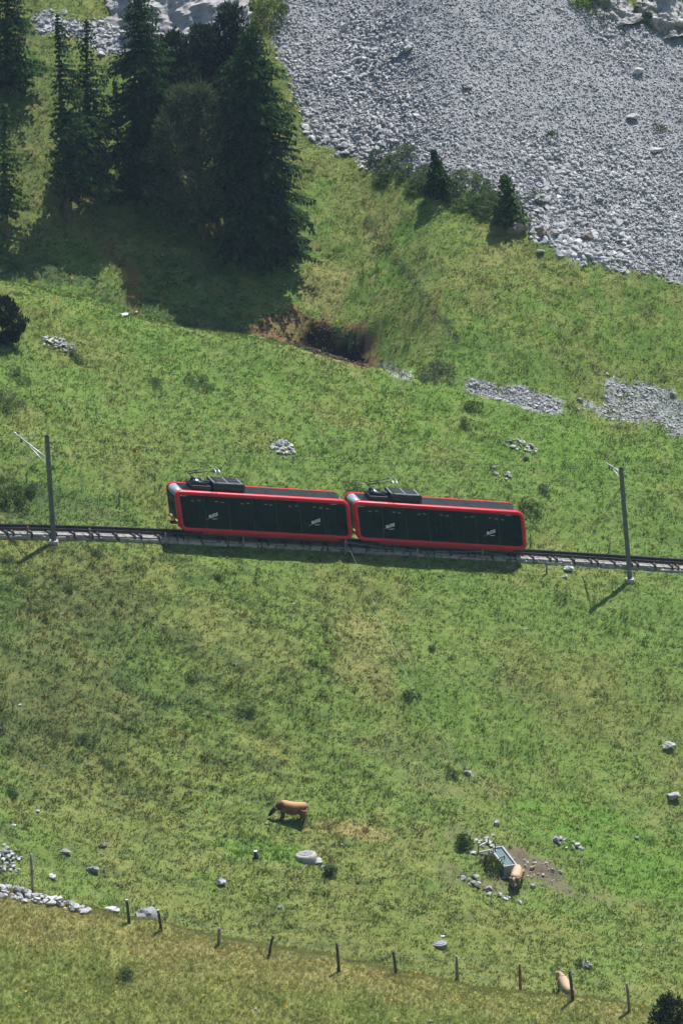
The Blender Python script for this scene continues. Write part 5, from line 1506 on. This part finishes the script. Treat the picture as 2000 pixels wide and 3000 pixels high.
# timber frame left of the trough
fr = empty('wooden_frame', pix(1425, 2512)); tag(fr, 'bleached timber frame leaning beside the water trough', 'timber frame')
fl = Vector(fr.location); fy = fl.y
def bar_px(a, b, w_, nm, m, dya=0, dyb=0):
    pa = Vector(at(a[0], a[1], fy + dya)) - fl; pb = Vector(at(b[0], b[1], fy + dyb)) - fl
    MB().bar(pa, pb, w_, bev=.008).build(nm, m, fr)
bar_px((1402, 2498), (1442, 2490), .08, 'rail', WOODW); bar_px((1401, 2481), (1430, 2466), .08, 'rail', WOODW, .1, .5); bar_px((1442, 2514), (1446, 2482), .09, 'brace', WOODW)
bar_px((1400, 2502), (1402, 2474), .07, 'upright', WOODD); bar_px((1431, 2476), (1430, 2456), .07, 'upright', WOODD, .5, .5); bar_px((1451, 2498), (1449, 2470), .06, 'upright', WOODD, .2, .2); bar_px((1430, 2496), (1442, 2522), .06, 'brace', WOODG)
st = empty('timber_rail', pix(1470, 2535)); tag(st, 'dark broken timber rail leaning over the trough front', 'timber'); fl = Vector(st.location); fy = fl.y
pa = Vector(at(1426, 2530, fy)) - fl; pb = Vector(at(1477, 2509, fy)) - fl; pc_ = Vector(at(1479, 2536, fy)) - fl
MB().bar(pa, pb, .07, bev=.008).build('rail', WOODG, st); MB().bar(pb, pc_ - Vector((0, 0, .3)), .07, bev=.008).build('upright', WOODD, st)

def cover(name, u, v, wpx, hgt, label, hole=True, m=CONC, base_r=1.0, tilt=0.0, lidm=None):
    p = pix(u, v); k = px2m(p); R = wpx * k / 2
    root = empty(name, p); root.rotation_euler = (-tilt, 0, 0); tag(root, label, 'manhole')
    MB().lathe([(R * base_r, -.5), (R * base_r, hgt * .5), (R * 1.0, hgt * .95), (R * .97, hgt), (R * .72, hgt + .004)], 32).build('shaft_ring', m, root, True)
    l = MB().lathe([(R * .70, hgt), (R * .70, hgt + .03), (R * .66, hgt + .04)], 28).build('lid', lidm or m, root)
    if hole: MB().lathe([(R * .07, hgt + .038), (R * .07, hgt + .05)], 10).build('lifting_hole', SLEEP, l)
    return root
LIDG = mat('grey_lid', (.19, .185, .195), .8, .1, 5, .2)
cover('concrete_shaft', 896, 2512, 58, .22, 'round concrete shaft with grey lid on the mound below the brown cow', True, CONC, 1.12, .10, LIDG)
cover('round_cover', 1287, 2767, 44, .07, 'flat round grey cover in the pasture behind the ridge fence', False, LIDG, 1.0, .06, LIDG)
cover('round_slab', 1420, 2516, 28, .06, 'small round concrete slab beside the timber frame', True, CONC, 1.0, .05, CONC)
rock('shaft_apron', 928, 2528, 40, 24, 'pale rough concrete lump against the round shaft', 71, LIME_W, cat='concrete')
hp = [pix(u, v) + np.array([0, 0, .07]) for u, v in ((862, 2582), (880, 2560), (893, 2543), (905, 2530), (918, 2517))]
wire('water_hose', [tuple(q) for q in hp], .013, 'thin pale hose running from the concrete shaft down the grass', 0, mat('pale_hose', (.34, .42, .40), .5, .05, 5, 0), 'hose')
# ---- short stump
sp = pix(751, 2513); stp = empty('tree_stump', sp); tag(stp, 'short dark stump with pale cut top in bright grass', 'stump')
k = px2m(sp); MB().tube([(0, 0, -.2), (0, 0, .12), (-.02, 0, .42)], [.19, .14, .13], 12).build('stump_body', WOODD, stp, True)
MB().lathe([(.12, 0), (.12, .012)], 12, (-.02, 0, .415)).build('cut_top', WOODW, stp)

# ================================================================== haze
hv = MB(); _lo = float(gz.min()) - 1.0; _hi = max(float(gz.max()), CAM[2]) + 6.0
hv.box((0, (ay[0] + ay[-1]) / 2, (_lo + _hi) / 2), (2 * ax[-1] + 8, ay[-1] - ay[0] + 8, _hi - _lo))
hm = bpy.data.materials.new('haze'); hm.use_nodes = True
t = hm.node_tree; t.nodes.clear()
mo = t.nodes.new('ShaderNodeOutputMaterial'); pv = t.nodes.new('ShaderNodeVolumePrincipled')
pv.inputs['Color'].default_value = (.55, .78, 1.0, 1); pv.inputs['Density'].default_value = 0.00011
pv.inputs['Anisotropy'].default_value = 0.0
t.links.new(pv.outputs[0], mo.inputs['Volume'])
haze = hv.build('haze', hm)
tag(haze, 'thin bluish summer haze between the viewpoint and the mountainside', 'haze', kind='stuff')
